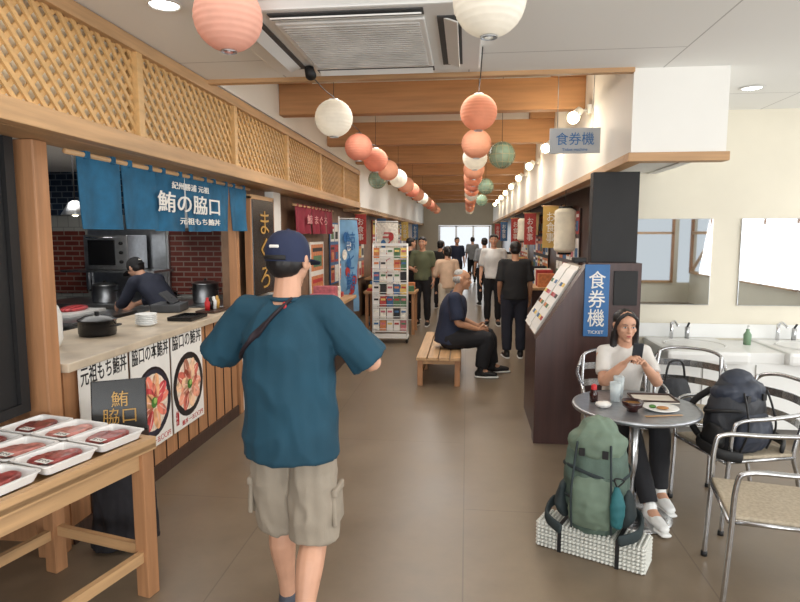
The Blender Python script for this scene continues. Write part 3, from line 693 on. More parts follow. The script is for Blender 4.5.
# ------------------------------------------------------------ CAFE FURNITURE
TX,TY=1.01,3.62
q=B('round_cafe_table')
tt=mat('table_top_steel',(160,162,166),.35,.8,var=.06,scale=30)
q.lathe([(0,.665),(.35,.665),(.36,.67),(.365,.68),(.36,.692),(.345,.69),(0,.69)],(0,0,0),tt,40)
q.cyl((0,0,.02),(0,0,.665),.028,alum); q.lathe([(0,.06),(.05,.055),(.2,.025),(.235,.012),(.235,0),(0,0)],(0,0,0),alum,32); q.lathe([(.028,.6),(.09,.64),(.09,.665)],(0,0,0),alum)
q.done((TX,TY,0))
seatm=mat('beige_woven_seat',(174,161,140),.8,var=.08,scale=60,bump=.4,bscale=200)
def armchair(loc,rz):
    q=B('aluminium_armchair')
    for s_ in (-1,1):
        q.pipe([(s_*.25,.25,.01),(s_*.255,.235,.35),(s_*.265,.225,.6),(s_*.27,.18,.665),(s_*.272,.0,.675),(s_*.27,-.18,.69),(s_*.25,-.27,.72)],.0125,alum,10)
        q.pipe([(s_*.21,-.3,.01),(s_*.215,-.24,.3),(s_*.22,-.2,.44),(s_*.225,-.24,.62),(s_*.215,-.29,.8)],.0125,alum,10)
        q.cyl((s_*.235,.24,.42),(s_*.22,-.21,.42),.011,alum)
        for y,x in ((.25,.25),(-.3,.21)): q.cyl((s_*x,y,0),(s_*x,y,.025),.016,black)
    q.pipe([(-.25,-.27,.72),(-.21,-.31,.8),(-.12,-.345,.83),(0,-.355,.835),(.12,-.345,.83),(.21,-.31,.8),(.25,-.27,.72)],.0125,alum,10)
    q.cyl((-.235,.24,.42),(.235,.24,.42),.011,alum); q.cyl((-.22,-.21,.42),(.22,-.21,.42),.011,alum)
    q.box((0,.015,.437),(.45,.45,.022),seatm,.01)
    for z in (.6,.72):
        vs=[];fs=[]
        for i in range(11):
            a=-1+2*i/10; y=-.235-(z-.58)*.25-.07*(1-a*a)
            for (dy,dz) in ((0,-.025),(0,.025),(.008,.025),(.008,-.025)): vs.append(V((a*.22,y+dy,z+dz)))
        for i in range(10):
            for j in range(4): a=i*4+j; b_=i*4+(j+1)%4; fs.append((a,b_,b_+4,a+4))
        q.add((vs,fs),alum,False)
    return q.done(loc,rz)
armchair((1.47,2.9,0),math.radians(78)); armchair((1.64,3.74,0),math.radians(104)); armchair((1.08,4.28,0),math.radians(176))
def backpack(name,main,accent,strap,loc,rz,h=.62,w=.17,d=.13,green=True):
    q=B(name)
    body=[tube([(0,0,.05),(0,0,h*.35),(0,-.01,h*.7),(0,0,h*.88)],[(w*.85,d*.85),(w,d),(w*.95,d*.95),(w*.8,d*.75)],side=(1,0,0),smooth=3,seg=18)]
    q.add(remesh(body,.012,3,.009,(9,9,7)),main)
    q.add(remesh([tube([(0,-.01,h*.88),(0,-.005,h*.95),(0,0,h*1.0)],[(w*.9,d*.92),(w*.88,d*.85),(w*.62,d*.6)],side=(1,0,0),smooth=3,seg=18)],.01,2,.007,(12,12,12)),accent)
    q.add(remesh([tube([(0,-d*.85,h*.12),(0,-d*1.0,h*.35),(0,-d*.9,h*.55)],[(w*.7,d*.3),(w*.72,d*.4),(w*.6,d*.25)],side=(1,0,0),smooth=3,seg=16)],.01,3,.006,(12,12,12)),accent)
    for s_ in (-1,1):
        q.add(remesh([tube([(s_*w*.92,-.02,.06),(s_*w*1.04,-.02,h*.2),(s_*w*.98,-.02,h*.4)],[(d*.5,.03),(d*.6,.04),(d*.45,.02)],side=(0,1,0),smooth=2)],.01,2,.004),strap)
        q.pipe([(s_*w*.5,-d*.95,h*.93),(s_*w*.55,-d*1.2,h*.7),(s_*w*.6,-d*1.35,h*.4),(s_*w*.6,-d*1.0,h*.05)],.006,strap,6)
        q.pipe([(s_*w*.45,d*.8,h*.85),(s_*w*.6,d*1.5,h*.6),(s_*w*.7,d*1.4,h*.3),(s_*w*.7,d*.8,h*.1)],.02,strap,8)
        q.add(tube(cr_path([(s_*w*.8,d*.6,h*.16),(s_*w*1.35,d*.2,h*.16),(s_*w*1.4,-d*.9,h*.1),(s_*w*.9,-d*1.4,h*.05)],4),[(.03,.012)]*13,side=(0,0,1)),strap)
    for z in (h*.3,h*.62): q.add(tube([V((w*1.03*math.cos(a),d*1.05*math.sin(a)-.0,z+.02*math.sin(a*2))) for a in [2*math.pi*i/28 for i in range(29)]],[(.011,.004)]*29,side=(0,0,1),seg=6),strap)
    for x in (-w*.35,w*.35): q.box((x,-d*1.0,h*.84),(.03,.012,.04),black,.003)
    q.pipe([(-.03,d*.5,h*1.0),(0,d*.7,h*1.05),(.03,d*.5,h*1.0)],.008,strap,6)
    return q.done(loc,rz)
sage=mat('pack_sage_green',(80,98,88),.75,var=.12,scale=8,bump=.2,bscale=120); tealp=mat('pack_teal',(36,98,104),.7); darkg=mat('pack_dark_strap',(40,50,52),.8); lightg=mat('pack_light_green',(104,121,105),.75,var=.1)
PA=math.radians(-27)
q=B('folded_foam_sleeping_pad'); fp=mat('foam_pad_white',(208,208,200),.7,var=.03); fg_=mat('foam_pad_grey',(172,174,168),.8)
NL=7
for k in range(NL):
    z=.011+k*.02
    q.box((0,0,z),(.56,.17,.017),fp if k%2 else fg_,.005)
    for i in range(26):
        q.ell((-.27+i*.0216,-.085,z),(.0095,.01,.0085),fp,seg=8,rings=6)
    for i in range(8):
        for sx in (-1,1): q.ell((sx*.28,-.075+i*.0216,z),(.009,.0095,.0085),fp,seg=8,rings=6)
for i in range(26):
    for j in range(8): q.ell((-.27+i*.0216,-.075+j*.0216,.14),(.009,.0095,.009),fp,seg=6,rings=5)
for x in (-.15,.15): 
    q.b2(x-.01,x+.01,-.098,-.092,0.0,.152,black); q.b2(x-.01,x+.01,-.098,.092,.149,.153,black)
q.done((.69,3.16,0),PA)
backpack('green_hiking_backpack',sage,lightg,darkg,(.70,3.17,.154),math.radians(-20),h=.52,w=.165,d=.13)
q=B('teal_stuff_sack'); q.add(remesh([tube([(0,0,.03),(0,0,.12),(0,.01,.2)],[(.03,.03),(.036,.032),(.016,.016)],seg=16,smooth=3)],.007,3,.004,(14,14,14)),tealp); q.pipe([(0,.01,.21),(.03,0,.25),(-.02,0,.26),(0,.01,.21)],.004,black,6); q.done((.76,2.955,.24),.2)
dk=mat('pack_black_nylon',(34,36,42),.6,var=.15,scale=10,bump=.2,bscale=120); dk2=mat('pack_navy_nylon',(40,46,60),.6)
backpack('black_travel_backpack',dk,dk2,black,(1.58,3.64,.45),math.radians(30),h=.39,w=.19,d=.13)
q=B('black_handbag'); q.add(remesh([tube([(0,0,.02),(0,0,.12),(0,0,.2)],[(.14,.06),(.13,.055),(.1,.03)],side=(1,0,0),smooth=3)],.01,2,.004,(14,14,14)),dk); q.pipe([(-.08,0,.2),(-.05,0,.34),(.05,0,.34),(.08,0,.2)],.008,black); q.done((1.5,4.42,.45),.3)
armchair((1.55,4.46,0),math.radians(150))
TZ=.691
q=B('soup_bowl'); q.lathe([(0,.0),(.03,0),(.032,.012),(.055,.03),(.062,.06),(.058,.06),(.05,.032),(0,.02)],(0,0,0),mat('lacquer_dark',(48,22,20),.25)); q.lathe([(.054,.045),(0,.046)],(0,0,0),mat('miso_soup',(150,110,64),.2)); q.done((TX-.05,TY-.12,TZ))
q=B('food_plate'); q.lathe([(0,0),(.06,0),(.1,.015),(.098,.018),(.06,.006),(0,.006)],(0,0,0),plasticw); q.ell((.01,0,.013),(.035,.025,.008),mat('fried_food',(170,120,70))); q.ell((-.04,.02,.014),(.02,.02,.01),mat('leaf_green',(70,120,50))); q.done((TX+.12,TY-.08,TZ))
q=B('serving_tray'); q.b2(-.13,.13,-.09,.09,0,.008,mat('tray_cream',(222,214,200),.5),.003); q.b2(-.13,.13,-.09,-.082,.008,.018,darkwood);q.b2(-.13,.13,.082,.09,.008,.018,darkwood); q.b2(-.13,-.122,-.082,.082,.008,.018,darkwood); q.b2(.122,.13,-.082,.082,.008,.018,darkwood); q.done((TX+.14,TY+.14,TZ))
q=B('chopsticks'); q.cyl((-.11,0,.004),(.11,.01,.004),.003,woodX,.002,seg=8); q.cyl((-.11,.012,.004),(.11,.018,.004),.003,woodX,.002,seg=8); q.done((TX+.1,TY-.22,TZ),.2)
for (x,y,h,m) in ((-.1,.08,.12,mat('glass_clear',(220,230,232),.05,alpha=.45)),(-.05,.2,.13,mat('glass_clear',(220,230,232)))):
    q=B('water_glass'); q.lathe([(0,.004),(.028,.004),(.034,h),(.031,h),(.026,.012),(0,.012)],(0,0,0),m); q.lathe([(0,h*.6),(.03,h*.6)],(0,0,0),plasticw); q.done((TX+x,TY+y,TZ-.003))
q=B('soy_sauce_bottle'); q.lathe([(0,0),(.024,0),(.026,.05),(.014,.075),(.012,.085),(0,.085)],(0,0,0),mat('soy_dark',(50,20,16),.15)); q.lathe([(.017,.075),(.017,.1),(.008,.108),(0,.108)],(0,0,0),red); q.done((TX-.23,TY+.06,TZ))
q=B('paper_napkin'); q.add(remesh([ellipsoid((0,0,.018),(.045,.035,.016))],.006,1,.006,(40,40,40)),paperw); q.done((TX-.2,TY-.07,TZ))
# ------------------------------------------------------------ PEOPLE
skin=mat('skin_light',(200,152,125),.55,var=.04,scale=12); skin2=mat('skin_tan',(186,138,108),.55,var=.04,scale=12)
hairb=mat('hair_black',(26,22,22),.5,var=.2,scale=60,stretch=(4,4,1)); hairg=mat('hair_grey',(170,168,164),.6,var=.15,scale=60)
eyew=mat('eye_white',(235,232,228),.3,var=.01); lipm=mat('lips',(176,92,86),.5,var=.03)
def hand_geo(wr,dr,nm,sgn,curl,sz=1.0):
    f=V(dr).normalized(); n=V(nm); n=(n-f*n.dot(f)); n=n.normalized() if n.length>1e-3 else f.orthogonal().normalized()
    s=f.cross(n)*sgn; wr=V(wr); out=[]
    out.append(tube([wr-f*.02,wr+f*.02*sz,wr+f*.06*sz,wr+f*.09*sz],[(.024*sz,.019*sz),(.03*sz,.018*sz),(.04*sz,.016*sz),(.038*sz,.012*sz)],side=s,seg=12,smooth=2))
    for k,(o,l) in enumerate(((.029,.072),(.010,.082),(-.010,.076),(-.028,.058))):
        p=wr+f*(.088-.004*abs(k-1))*sz+s*o*sz; pts=[p]; an=.12
        d0=(f+s*o*2.2).normalized()
        for j,fr in enumerate((.45,.3,.25)):
            an+=curl*(.55,.8,.6)[j]
            p=p+(d0*math.cos(an)+n*math.sin(an))*l*fr*sz; pts.append(p)
        out.append(tube(pts,[.0095*sz,.009*sz,.008*sz,.0065*sz],seg=8))
    b=wr+f*.03*sz+s*.026*sz; p1=b+(f*.55+s*.75+n*.35).normalized()*.045*sz; p2=p1+(f*.8+s*.25+n*(.3+.4*curl)).normalized()*.032*sz
    out.append(tube([b-s*.01*sz,b,p1,p2],[.014*sz,.014*sz,.011*sz,.008*sz],seg=8))
    return out
D=dict(pel=(0,0,.95),spi=(0,-.01,1.10),che=(0,0,1.28),nek=(0,-.015,1.45),hed=(0,.015,1.60),
 shL=(-.175,0,1.395),shR=(.175,0,1.395),elL=(-.22,-.03,1.12),elR=(.22,-.03,1.12),wrL=(-.235,.05,.88),wrR=(.235,.05,.88),
 hiL=(-.09,0,.92),hiR=(.09,0,.92),knL=(-.1,.02,.50),knR=(.1,.02,.50),anL=(-.1,-.02,.09),anR=(.1,-.02,.09),toL=(-.12,.14,.03),toR=(.12,.14,.03))
def human(name,loc,yaw,s=1.0,J=None,shirt=None,pants=None,sleeve=.42,leg=1.0,shoe=None,sk=skin,hm=hairb,hair='short',hy=0,hp=0,vox=.014,loose=1.0,plo=None,curl=.35,wrk=.004,w=1.0,capm=None,hemx=.07,shx=1.0,sr=1.0,extra=None,palm=None,swf=(8,8,4),svox=None,pwr=None,hipf=1.0):
    j={k:V(v) for k,v in D.items()}
    if J:
        for k,v in J.items(): j[k]=V(v)
    q=B(name); S=Matrix.Scale(s,4)
    ax=(j['shR']-j['shL']).normalized(); axh=(j['hiR']-j['hiL']).normalized()
    HM=Matrix.Translation(j['hed'])@Matrix.Rotation(math.radians(hy),4,'Z')@Matrix.Rotation(math.radians(-hp),4,'X')
    hv=max(.0055,vox*.55)
    def E(c,r): 
        v,f=ellipsoid(c,r,None,16,12); return [HM@a for a in v],f
    def TU(p,r,**k):
        v,f=tube(p,r,**k); return [HM@a for a in v],f
    hp_=[E((0,-.012,.03),(.074,.092,.082)),E((0,.018,-.03),(.062,.068,.068)),E((0,.04,-.075),(.036,.042,.036)),E((0,.035,.03),(.06,.055,.06)),
        TU([(0,.084,.012),(0,.098,-.014),(0,.103,-.028)],[.007,.009,.011],seg=8),E((-.010,.094,-.031),(.008,.009,.007)),E((.010,.094,-.031),(.008,.009,.007)),
        E((-.04,.064,-.018),(.02,.018,.02)),E((.04,.064,-.018),(.02,.018,.02)),E((0,.074,.03),(.05,.012,.012)),E((0,.08,-.06),(.024,.012,.016)),E((0,.072,-.098),(.018,.014,.012))]
    for sg in (-1,1): hp_+= [E((sg*.076,-.004,-.006),(.009,.02,.032)),E((sg*.082,-.012,.006),(.008,.013,.018))]
    neckp=tube([j['nek']-(j['nek']-j['che']).normalized()*.03,j['nek'],j['nek'].lerp(j['hed'],.5),j['hed'].lerp(j['nek'],.15)],[(.07,.065),(.056,.056),(.052,.054),(.05,.052)],side=ax)
    q.add(remesh(hp_+[neckp],hv,2),sk,True,S)
    for sg in (-1,1):
        q.add(E((sg*.03,.082,.004),(.0125,.006,.0055)),eyew,True,S); q.add(E((sg*.03,.0865,.004),(.0055,.0035,.0052)),ink,True,S)
        q.add(TU([(sg*.014,.090,.024),(sg*.03,.089,.028),(sg*.046,.079,.024)],[.0022,.0027,.0015],seg=6),hm,True,S)
        q.add(TU([(sg*.016,.087,.009),(sg*.03,.089,.0115),(sg*.044,.081,.008)],[.0014,.0018,.001],seg=6),ink,True,S)
    q.add(E((0,.090,-.056),(.019,.005,.0035)),lipm,True,S); q.add(E((0,.088,-.063),(.015,.006,.0042)),lipm,True,S)
    if hair in('short','cap'):
        hs=[E((0,-.022,.042),(.081,.09,.08)),E((0,-.04,-.01),(.074,.068,.062))]
        if hair=='short': hs+=[E((0,.035,.085),(.06,.045,.035)),E((-.03,.06,.075),(.03,.03,.022)),E((.035,.058,.075),(.03,.03,.022))]
        if hair=='cap': hs=[E((0,-.04,-.005),(.075,.064,.07)),E((-.07,.01,.0),(.01,.018,.03)),E((.07,.01,.0),(.01,.018,.03))]
        q.add(remesh(hs,.009,1,.002,(60,60,20)),hm,True,S)
    if hair=='bald':
        q.add(remesh([E((0,-.045,-.0),(.078,.064,.05)),E((-.06,-.03,.01),(.022,.05,.03)),E((.06,-.03,.01),(.022,.05,.03)),E((0,-.03,.062),(.066,.072,.052))],.009,1,.002,(60,60,20)),hm,True,S)
    if hair in('long','bob','tail'):
        hs=[E((0,-.03,.040),(.082,.088,.078)),E((0,-.04,-.02),(.078,.066,.075)),
            TU([(.005,.055,.1),(-.05,.052,.07),(-.078,.03,.01),(-.08,.01,-.09)],[.011,.014,.012,.012],smooth=3),TU([(.01,.055,.1),(.055,.052,.07),(.078,.03,.01),(.08,.01,-.09)],[.011,.014,.012,.012],smooth=3)]
        if hair=='long':
            hs+=[TU([(-.07,-.01,-.05),(-.08,-.01,-.14),(-.09,.01,-.22),(-.09,.03,-.26)],[(.026,.028),(.028,.024),(.022,.016),(.01,.008)],smooth=3),
                 TU([(.07,-.01,-.05),(.075,-.01,-.14),(.08,.01,-.22),(.08,.03,-.25)],[(.026,.028),(.028,.024),(.022,.016),(.01,.008)],smooth=3),TU([(0,-.06,-.02),(0,-.07,-.12),(0,-.08,-.26)],[(.075,.04),(.075,.035),(.05,.02)],side=(1,0,0),smooth=3)]
        if hair=='tail': hs+=[TU([(0,-.1,.04),(0,-.14,.0),(0,-.13,-.12)],[.02,.028,.012],smooth=3)]
        q.add(remesh(hs,.007,1,.002,(70,70,14)),hm,True,S)
    if hair=='cap':
        cm=capm
        vs=[];fs=[];sg=28;rg=9
        RX,RY=.084,.101
        for i in range(rg+1):
            th=math.radians(90*i/rg)
            for k in range(sg):
                a=2*math.pi*k/sg
                z=.022+.096*math.sin(th); 
                rx=RX*math.cos(th)**.7 if i<rg else 0; ry=RY*math.cos(th)**.7 if i<rg else 0
                vs.append(HM@V((rx*math.cos(a),-.012+ry*math.sin(a),z)))
        for k in range(sg):
            a=2*math.pi*k/sg; vs.append(HM@V(((RX-.001)*math.cos(a),-.012+(RY-.001)*math.sin(a),-.006)))
        for i in range(rg):
            for k in range(sg): k2=(k+1)%sg; fs.append((i*sg+k,i*sg+k2,(i+1)*sg+k2,(i+1)*sg+k))
        bo=(rg+1)*sg
        for k in range(sg): k2=(k+1)%sg; fs.append((bo+k,bo+k2,k2,k))
        q.add((vs,fs),cm,True,S)
        q.add(E((0,-.012,.118),(.01,.01,.006)),cm,True,S)
        q.add(TU([(0,.07,.004),(0,.13,.0),(0,.165,-.012)],[(.075,.006),(.07,.004),(.045,.003)],side=(1,0,0),smooth=3,seg=16),cm,True,S)
        q.add(TU([(-.045,-.104,.008),(0,-.115,.008),(.045,-.104,.008)],[(.009,.003)]*3,side=(0,0,1),smooth=3),black,True,S)
        q.add(TU([(-.018,-.111,.05),(.018,-.111,.05)],[(.006,.003)]*2,side=(0,0,1)),paperw,True,S)
    pel,spi,che,nek=j['pel'],j['spi'],j['che'],j['nek']
    body=[tube([pel,spi,che,che.lerp(nek,.7),nek],[(.15*w,.1),(.13*w,.09),(.15*w,.1),(.12*w,.075),(.06,.055)],side=ax,smooth=3,seg=16)]
    for a in 'LR':
        sh,el,wr=j['sh'+a],j['el'+a],j['wr'+a]
        body.append(tube([che.lerp(nek,.6),sh,sh.lerp(el,.5),el,el.lerp(wr,.35),wr],[.055,.052*w,.045*w,.038,.038,.027],smooth=3))
        hi,kn,an,to=j['hi'+a],j['kn'+a],j['an'+a],j['to'+a]
        kd=(an-kn).normalized(); bk=V((0,-.018,0)) if abs(kd.z)>.5 else V((0,0,0))
        body.append(tube([hi,hi.lerp(kn,.5),kn,kn.lerp(an,.3)+bk,kn.lerp(an,.7),an],[.084*w,.075*w,.053,.058,.04,.034],smooth=3))
        body.append(tube([an,an.lerp(to,.6),to],[(.034,.03),(.038,.025),(.03,.018)],side=axh,smooth=2))
    q.add(remesh(body,vox*.8,2),sk,True,S)
    for a,sg in (('L',-1),('R',1)):
        el,wr=j['el'+a],j['wr'+a]
        nm=(palm[a] if palm and a in palm else -ax*sg)
        q.add(merge(hand_geo(wr,wr-el,nm,sg,curl,1.0 if w>.95 else .9)) if vox>.012 else remesh(hand_geo(wr,wr-el,nm,sg,curl,1.0 if w>.95 else .92),.0038,1),sk,True,S)
    lo=plo or loose
    pt=[tube([pel.lerp(spi,.3),pel,pel.lerp(j['hiL'].lerp(j['hiR'],.5),1.2)],[(.145*w*lo*hipf,.105*lo*hipf),(.16*w*lo*hipf,.12*lo*hipf),(.158*w*lo*hipf,.122*lo*hipf)],side=axh,seg=16)]
    for a in 'LR':
        hi,kn,an=j['hi'+a],j['kn'+a],j['an'+a]
        if leg>=1:
            end=kn.lerp(an,.93); pt.append(tube([hi,hi.lerp(kn,.5),kn,kn.lerp(end,.5),end],[.1*w*lo,.09*w*lo,.072*lo,.07*lo,.058*lo],cap='flat',smooth=3)); pt.append(ellipsoid(hi,.1*w*lo))
        else:
            end=hi.lerp(kn,leg*2-.0) if leg<=.5 else kn.lerp(an,leg*2-1)
            pt.append(tube([hi,hi.lerp(end,.28),hi.lerp(end,.6),end],[.088*w*lo,.094*lo,.104*lo,.104*lo],cap='flat')); pt.append(ellipsoid(hi,.088*w*lo))
    q.add(remesh(pt,svox or vox,1,pwr or wrk,(10,10,6)),pants,True,S)
    lo=loose
    dn=(pel-spi).normalized(); up=(nek-che).normalized()
    st=[tube([pel+dn*hemx,pel,spi,che,che.lerp(nek,.72),nek-up*.012],[(.178*w*lo*shx,.140*lo*shx),(.175*w*lo*shx,.136*lo*shx),(.165*w*lo*shx,.124*lo*shx),(.178*w*lo,.128*lo),(.14*w*lo,.092*lo),(.07,.066)],side=ax,cap='flat',smooth=3,seg=18)]
    for a in 'LR':
        sh,el,wr=j['sh'+a],j['el'+a],j['wr'+a]; st.append(tube([che.lerp(nek,.62),sh],[.072,.064*lo*w]))
        if sleeve<=.5:
            end=sh.lerp(el,sleeve*2); st.append(tube([sh,sh.lerp(end,.5),end],[.062*lo*w,.064*lo*sr*w,.068*lo*sr*w],cap='flat'))
        else:
            end=el.lerp(wr,sleeve*2-1); st.append(tube([sh,sh.lerp(el,.5),el,end],[.07*lo*w,.064*lo*w*sr,.06*lo*w*sr,.05*lo*sr],cap='flat',smooth=3))
        st.append(ellipsoid(sh,.061*lo*w))
    shv=remesh(st,svox or vox,2,wrk,swf,dmin=-.25); q.add(shv,shirt,True,S)
    for a in 'LR':
        an,to=j['an'+a],j['to'+a]; f=(to-an); f.z=0; f=f.normalized() if f.length>.01 else V((0,1,0)); b0=V((an.x,an.y,an.z-.045)); tt_=V((to.x,to.y,to.z+.01))
        q.add(remesh([tube([b0-f*.035,b0+f*.04,b0.lerp(tt_,.55)+V((0,0,.006)),tt_+f*.02],[(.036,.042),(.04,.045),(.044,.036),(.034,.024)],side=f.cross(V((0,0,1))),smooth=3),tube([an+V((0,0,-.04)),an+V((0,0,.01))],[.044,.043])],.009,2),shoe,True,S)
        sl_=[b0-f*.06-V((0,0,.034)),b0.lerp(tt_,.5)-V((0,0,.034)),tt_+f*.045-V((0,0,.03))]
        q.add(tube(sl_,[(.036,.012),(.044,.012),(.034,.012)],side=f.cross(V((0,0,1))),smooth=3),plasticw,True,S)
    if extra: extra(q,j,S,shv)
    return q.done(loc,math.radians(yaw))
shirt_t=mat('tshirt_deep_teal',(22,64,82),.85,var=.07,scale=5,bump=.15,bscale=300); khaki=mat('khaki_shorts',(150,139,124),.85,var=.06,scale=6,bump=.15,bscale=250); navycap=mat('navy_cap',(26,36,66),.8)
from mathutils.bvhtree import BVHTree
strapm=mat('strap_dark_maroon',(34,22,30),.7)
def fg_extra(q,j,S,shv):
    bv=BVHTree.FromPolygons([tuple(v) for v in shv[0]],shv[1])
    for side_,off in ((-1,-.006),(1,.006)):
        pts=[]
        for k in range(17):
            t=k/16; x=.03-.235*t; z=1.452-.25*t
            h=bv.ray_cast(V((x,side_,z)),V((0,-side_,0)))
            if h[0] is not None: pts.append(h[0]+V((0,off,0)))
        for _ in range(2): pts=[pts[0]]+[(pts[i-1]+pts[i]*2+pts[i+1])/4 for i in range(1,len(pts)-1)]+[pts[-1]]
        q.add(tube(pts,[(.02,.008)]*len(pts),side=(.7,0,.7),seg=8),strapm,True,S)
        if side_<0: q.add(ellipsoid((pts[1].x,pts[1].y-.012,pts[1].z-.005),(.009,.005,.016)),red,True,S)
    q.box((0,.335,1.31),(.15,.01,.075),blackg,.004,None,S)
    for sg in (-1,1):
        k_=j['hi'+('L' if sg<0 else 'R')].lerp(j['kn'+('L' if sg<0 else 'R')],.72)
        q.box(k_+V((sg*.098,-.01,.0)),(.02,.12,.15),khaki,.008,Matrix.Rotation(sg*-.05,3,'Y'),S,True); q.box(k_+V((sg*.101,-.01,.065)),(.022,.125,.035),khaki,.008,None,S,True)
    q.add(tube([V((.062*math.cos(a),-.012+.06*math.sin(a),1.452)) for a in [2*math.pi*i/24 for i in range(25)]],[.009]*25,seg=6),shirt_t,True,S)
human('walking_man',(-.70,2.3,0),-3,1.0,dict(shL=(-.165,0,1.395),shR=(.165,0,1.395),elL=(-.335,.05,1.19),elR=(.33,.05,1.19),wrL=(-.125,.24,1.25),wrR=(.125,.24,1.25),
  knL=(-.085,.10,.50),anL=(-.08,.14,.09),toL=(-.10,.3,.03),knR=(.09,.03,.49),anR=(.09,-.2,.14),toR=(.10,-.05,.03),hed=(.0,.02,1.60)),
  shirt_t,khaki,.47,.535,mat('sneaker_grey',(70,74,84)),skin,hairb,'cap',hy=-12,hp=4,vox=.0085,loose=1.05,plo=.97,curl=.7,wrk=.009,pwr=.008,capm=navycap,hemx=.13,shx=1.05,sr=1.14,extra=fg_extra,palm={'L':V((.5,.8,.2)),'R':V((-.5,.8,.2))},swf=(8,8,4.5),svox=.009,hipf=.92)
wtee=mat('white_tshirt',(208,204,198),.85,var=.03); blackp=mat('black_trousers',(30,30,34),.85)
def wo_extra(q,j,S,shv):
    q.box((0.02,.37,1.045),(.072,.011,.145),mat('phone_dark',(40,42,48),.2),.006,Matrix.Rotation(-.25,3,'X'),S)
human('seated_woman',(1.07,4.2,0),184,.92,dict(pel=(0,0,.59),spi=(0,-.0,.72),che=(0,.03,.89),nek=(0,.035,1.04),hed=(.01,.075,1.19),shL=(-.15,.03,.99),shR=(.15,.03,.99),
  elL=(-.19,.2,.80),elR=(.19,.2,.80),wrL=(-.055,.32,.945),wrR=(.095,.32,.955),hiL=(-.09,.02,.57),hiR=(.09,.02,.57),knL=(-.13,.42,.54),knR=(.08,.44,.54),anL=(-.14,.46,.1),anR=(.02,.72,.1),toL=(-.15,.6,.035),toR=(.0,.88,.04)),
  wtee,blackp,.36,1.0,plasticw,skin,hairb,'long',hp=5,vox=.010,loose=.95,curl=.75,w=.86,extra=wo_extra,palm={'L':V((.75,.6,0)),'R':V((-.75,.6,0))})
navy=mat('navy_shirt',(36,44,66),.85); olive=mat('olive_shirt',(92,98,74),.85); blk=mat('black_shirt',(30,30,32),.85); beige=mat('beige_dress',(206,176,150),.85); wsh=mat('white_shirt',(214,214,212),.8); brn=mat('brown_shoe',(60,44,36),.6); gry=mat('grey_shirt',(130,134,138),.85)
sit=dict(pel=(0,0,.445),spi=(0,.01,.58),che=(0,.05,.77),nek=(0,.09,.94),hed=(0,.14,1.09),shL=(-.18,.06,.89),shR=(.18,.06,.89),elL=(-.23,.1,.63),elR=(.23,.1,.63),wrL=(-.14,.31,.55),wrR=(.14,.31,.55),
  hiL=(-.1,.02,.43),hiR=(.1,.02,.43),knL=(-.14,.44,.44),knR=(.12,.42,.44),anL=(-.14,.5,.09),anR=(.12,.36,.09),toL=(-.16,.65,.035),toR=(.14,.5,.035))
human('seated_man',(-.2,7.25,0),-90,1.07,sit,navy,blackp,.45,1,black,skin2,hairg,'bald',hp=5,vox=.014,loose=1.2)
human('standing_man',(.66,8.35,0),6,.94,dict(wrL=(-.2,.12,.9),knR=(.1,.0,.5)),blk,mat('navy_trousers',(34,36,48),.85),.47,1,black,skin2,hairb,'short',loose=1.12,vox=.014)
human('standing_person',(-.82,11.2,0),170,.97,dict(elR=(.24,.05,1.13),wrR=(.12,.25,1.1)),olive,blackp,.45,1,black,skin,hairb,'short',vox=.02)
human('standing_person',(-1.12,12.0,0),-60,.96,None,blk,blackp,.45,1,black,skin,hairb,'short',vox=.02)
human('standing_person',(-.34,10.6,0),20,.88,dict(elL=(-.24,.05,1.13),wrL=(-.12,.25,1.1)),beige,mat('cream_trousers',(200,190,172),.85),.6,1,brn,skin,hairb,'tail',vox=.02,w=.9)
human('standing_person',(.5,11.4,0),176,1.0,None,wsh,blackp,.5,1,black,skin,hairb,'short',vox=.02)
human('standing_person',(.42,14.6,0),10,.95,None,gry,blackp,.5,1,black,skin,hairb,'short',vox=.02)
human('standing_person',(-.6,13.9,0),-20,.92,None,blk,blackp,.5,1,black,skin,hairb,'bob',vox=.02,w=.92)
human('standing_person',(-.3,18.5,0),190,.95,None,navy,blackp,.5,1,black,skin,hairb,'short',vox=.022)
human('standing_person',(.2,21.5,0),10,.95,None,gry,blackp,.5,1,black,skin,hairb,'short',vox=.022)
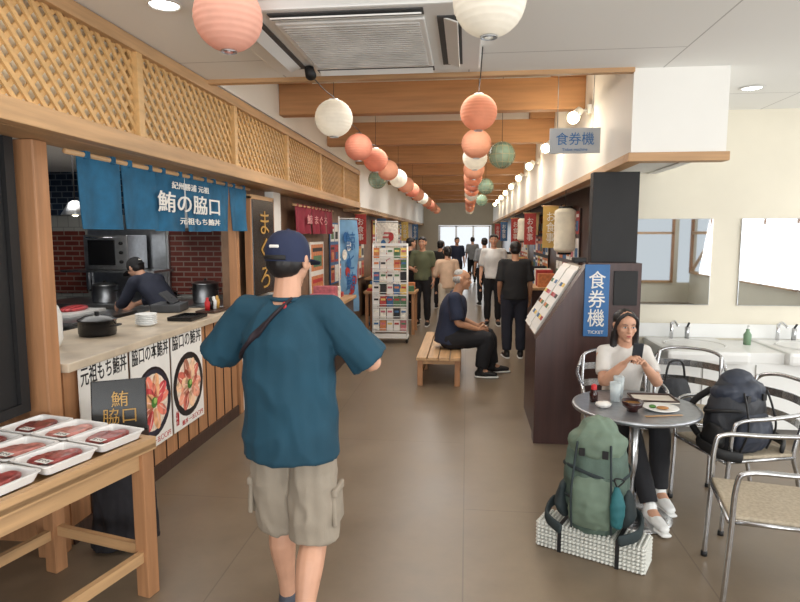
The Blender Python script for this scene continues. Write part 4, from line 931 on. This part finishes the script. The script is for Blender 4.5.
human('chef',(-3.12,5.95,0),75,.95,dict(pel=(0,0,.95),spi=(0,.07,1.08),che=(0,.2,1.22),nek=(0,.33,1.33),hed=(0,.43,1.42),shL=(-.175,.27,1.29),shR=(.175,.27,1.29),elL=(-.22,.4,1.06),elR=(.22,.4,1.06),wrL=(-.13,.58,.99),wrR=(.13,.58,.99)),
  mat('chef_navy',(40,44,60),.85),blackp,.8,1,black,skin,hairb,'cap',hp=30,vox=.014,capm=blk)
# ------------------------------------------------------------ LIGHTS
def area(n,loc,rot,sx,sy,e,col=(1,1,1)):
    l=bpy.data.lights.new(n,'AREA'); l.shape='RECTANGLE'; l.size=sx; l.size_y=sy; l.energy=e; l.color=col
    o=bpy.data.objects.new(n,l); o.location=loc; o.rotation_euler=rot; sc.collection.objects.link(o); return o
area('window_daylight_right',(5.5,1.0,1.6),(0,math.radians(98),0),1.6,8,205,(.95,.98,1))
area('window_daylight_back',(.6,-4.05,1.5),(math.radians(98),0,0),5.4,1.8,215,(.96,.99,1))
area('ceiling_light_near',(-.1,1.4,2.78),(0,0,0),3,3,34,(1,.98,.94))
area('ceiling_light_lobby',(3.4,4.2,2.78),(0,0,0),2,2,6,(1,.96,.9))
for i,y in enumerate((5.2,7.2,9.3,11.4,14,17,20,23)): area('corridor_fill',(-.4,y,2.88),(0,0,0),1.6,.8,27 if i<5 else 16,(1,.96,.9))  # added invisible fill lights along the corridor, no fixtures behind them
area('door_daylight',(-.1,26.4,1.2),(math.radians(-90),0,0),2,1.8,22,(.95,.98,1))
area('kitchen_light',(-3.4,4.8,2.45),(0,0,0),1.6,2.6,32,(1,.98,.94))
wd=bpy.data.worlds.new('world'); sc.world=wd; wd.use_nodes=True; nt=wd.node_tree; bg=nt.nodes['Background']
bg.inputs[0].default_value=(.90,.95,1,1); bg.inputs[1].default_value=.95
# ------------------------------------------------------------ CAMERA
cd=bpy.data.cameras.new('camera'); cd.sensor_width=36; cd.lens=27; cd.clip_start=.05; cam=bpy.data.objects.new('camera',cd)
cam.location=(0,0,1.7); cam.rotation_euler=(math.radians(90-6.28),0,math.radians(6.33)); sc.collection.objects.link(cam); sc.camera=cam
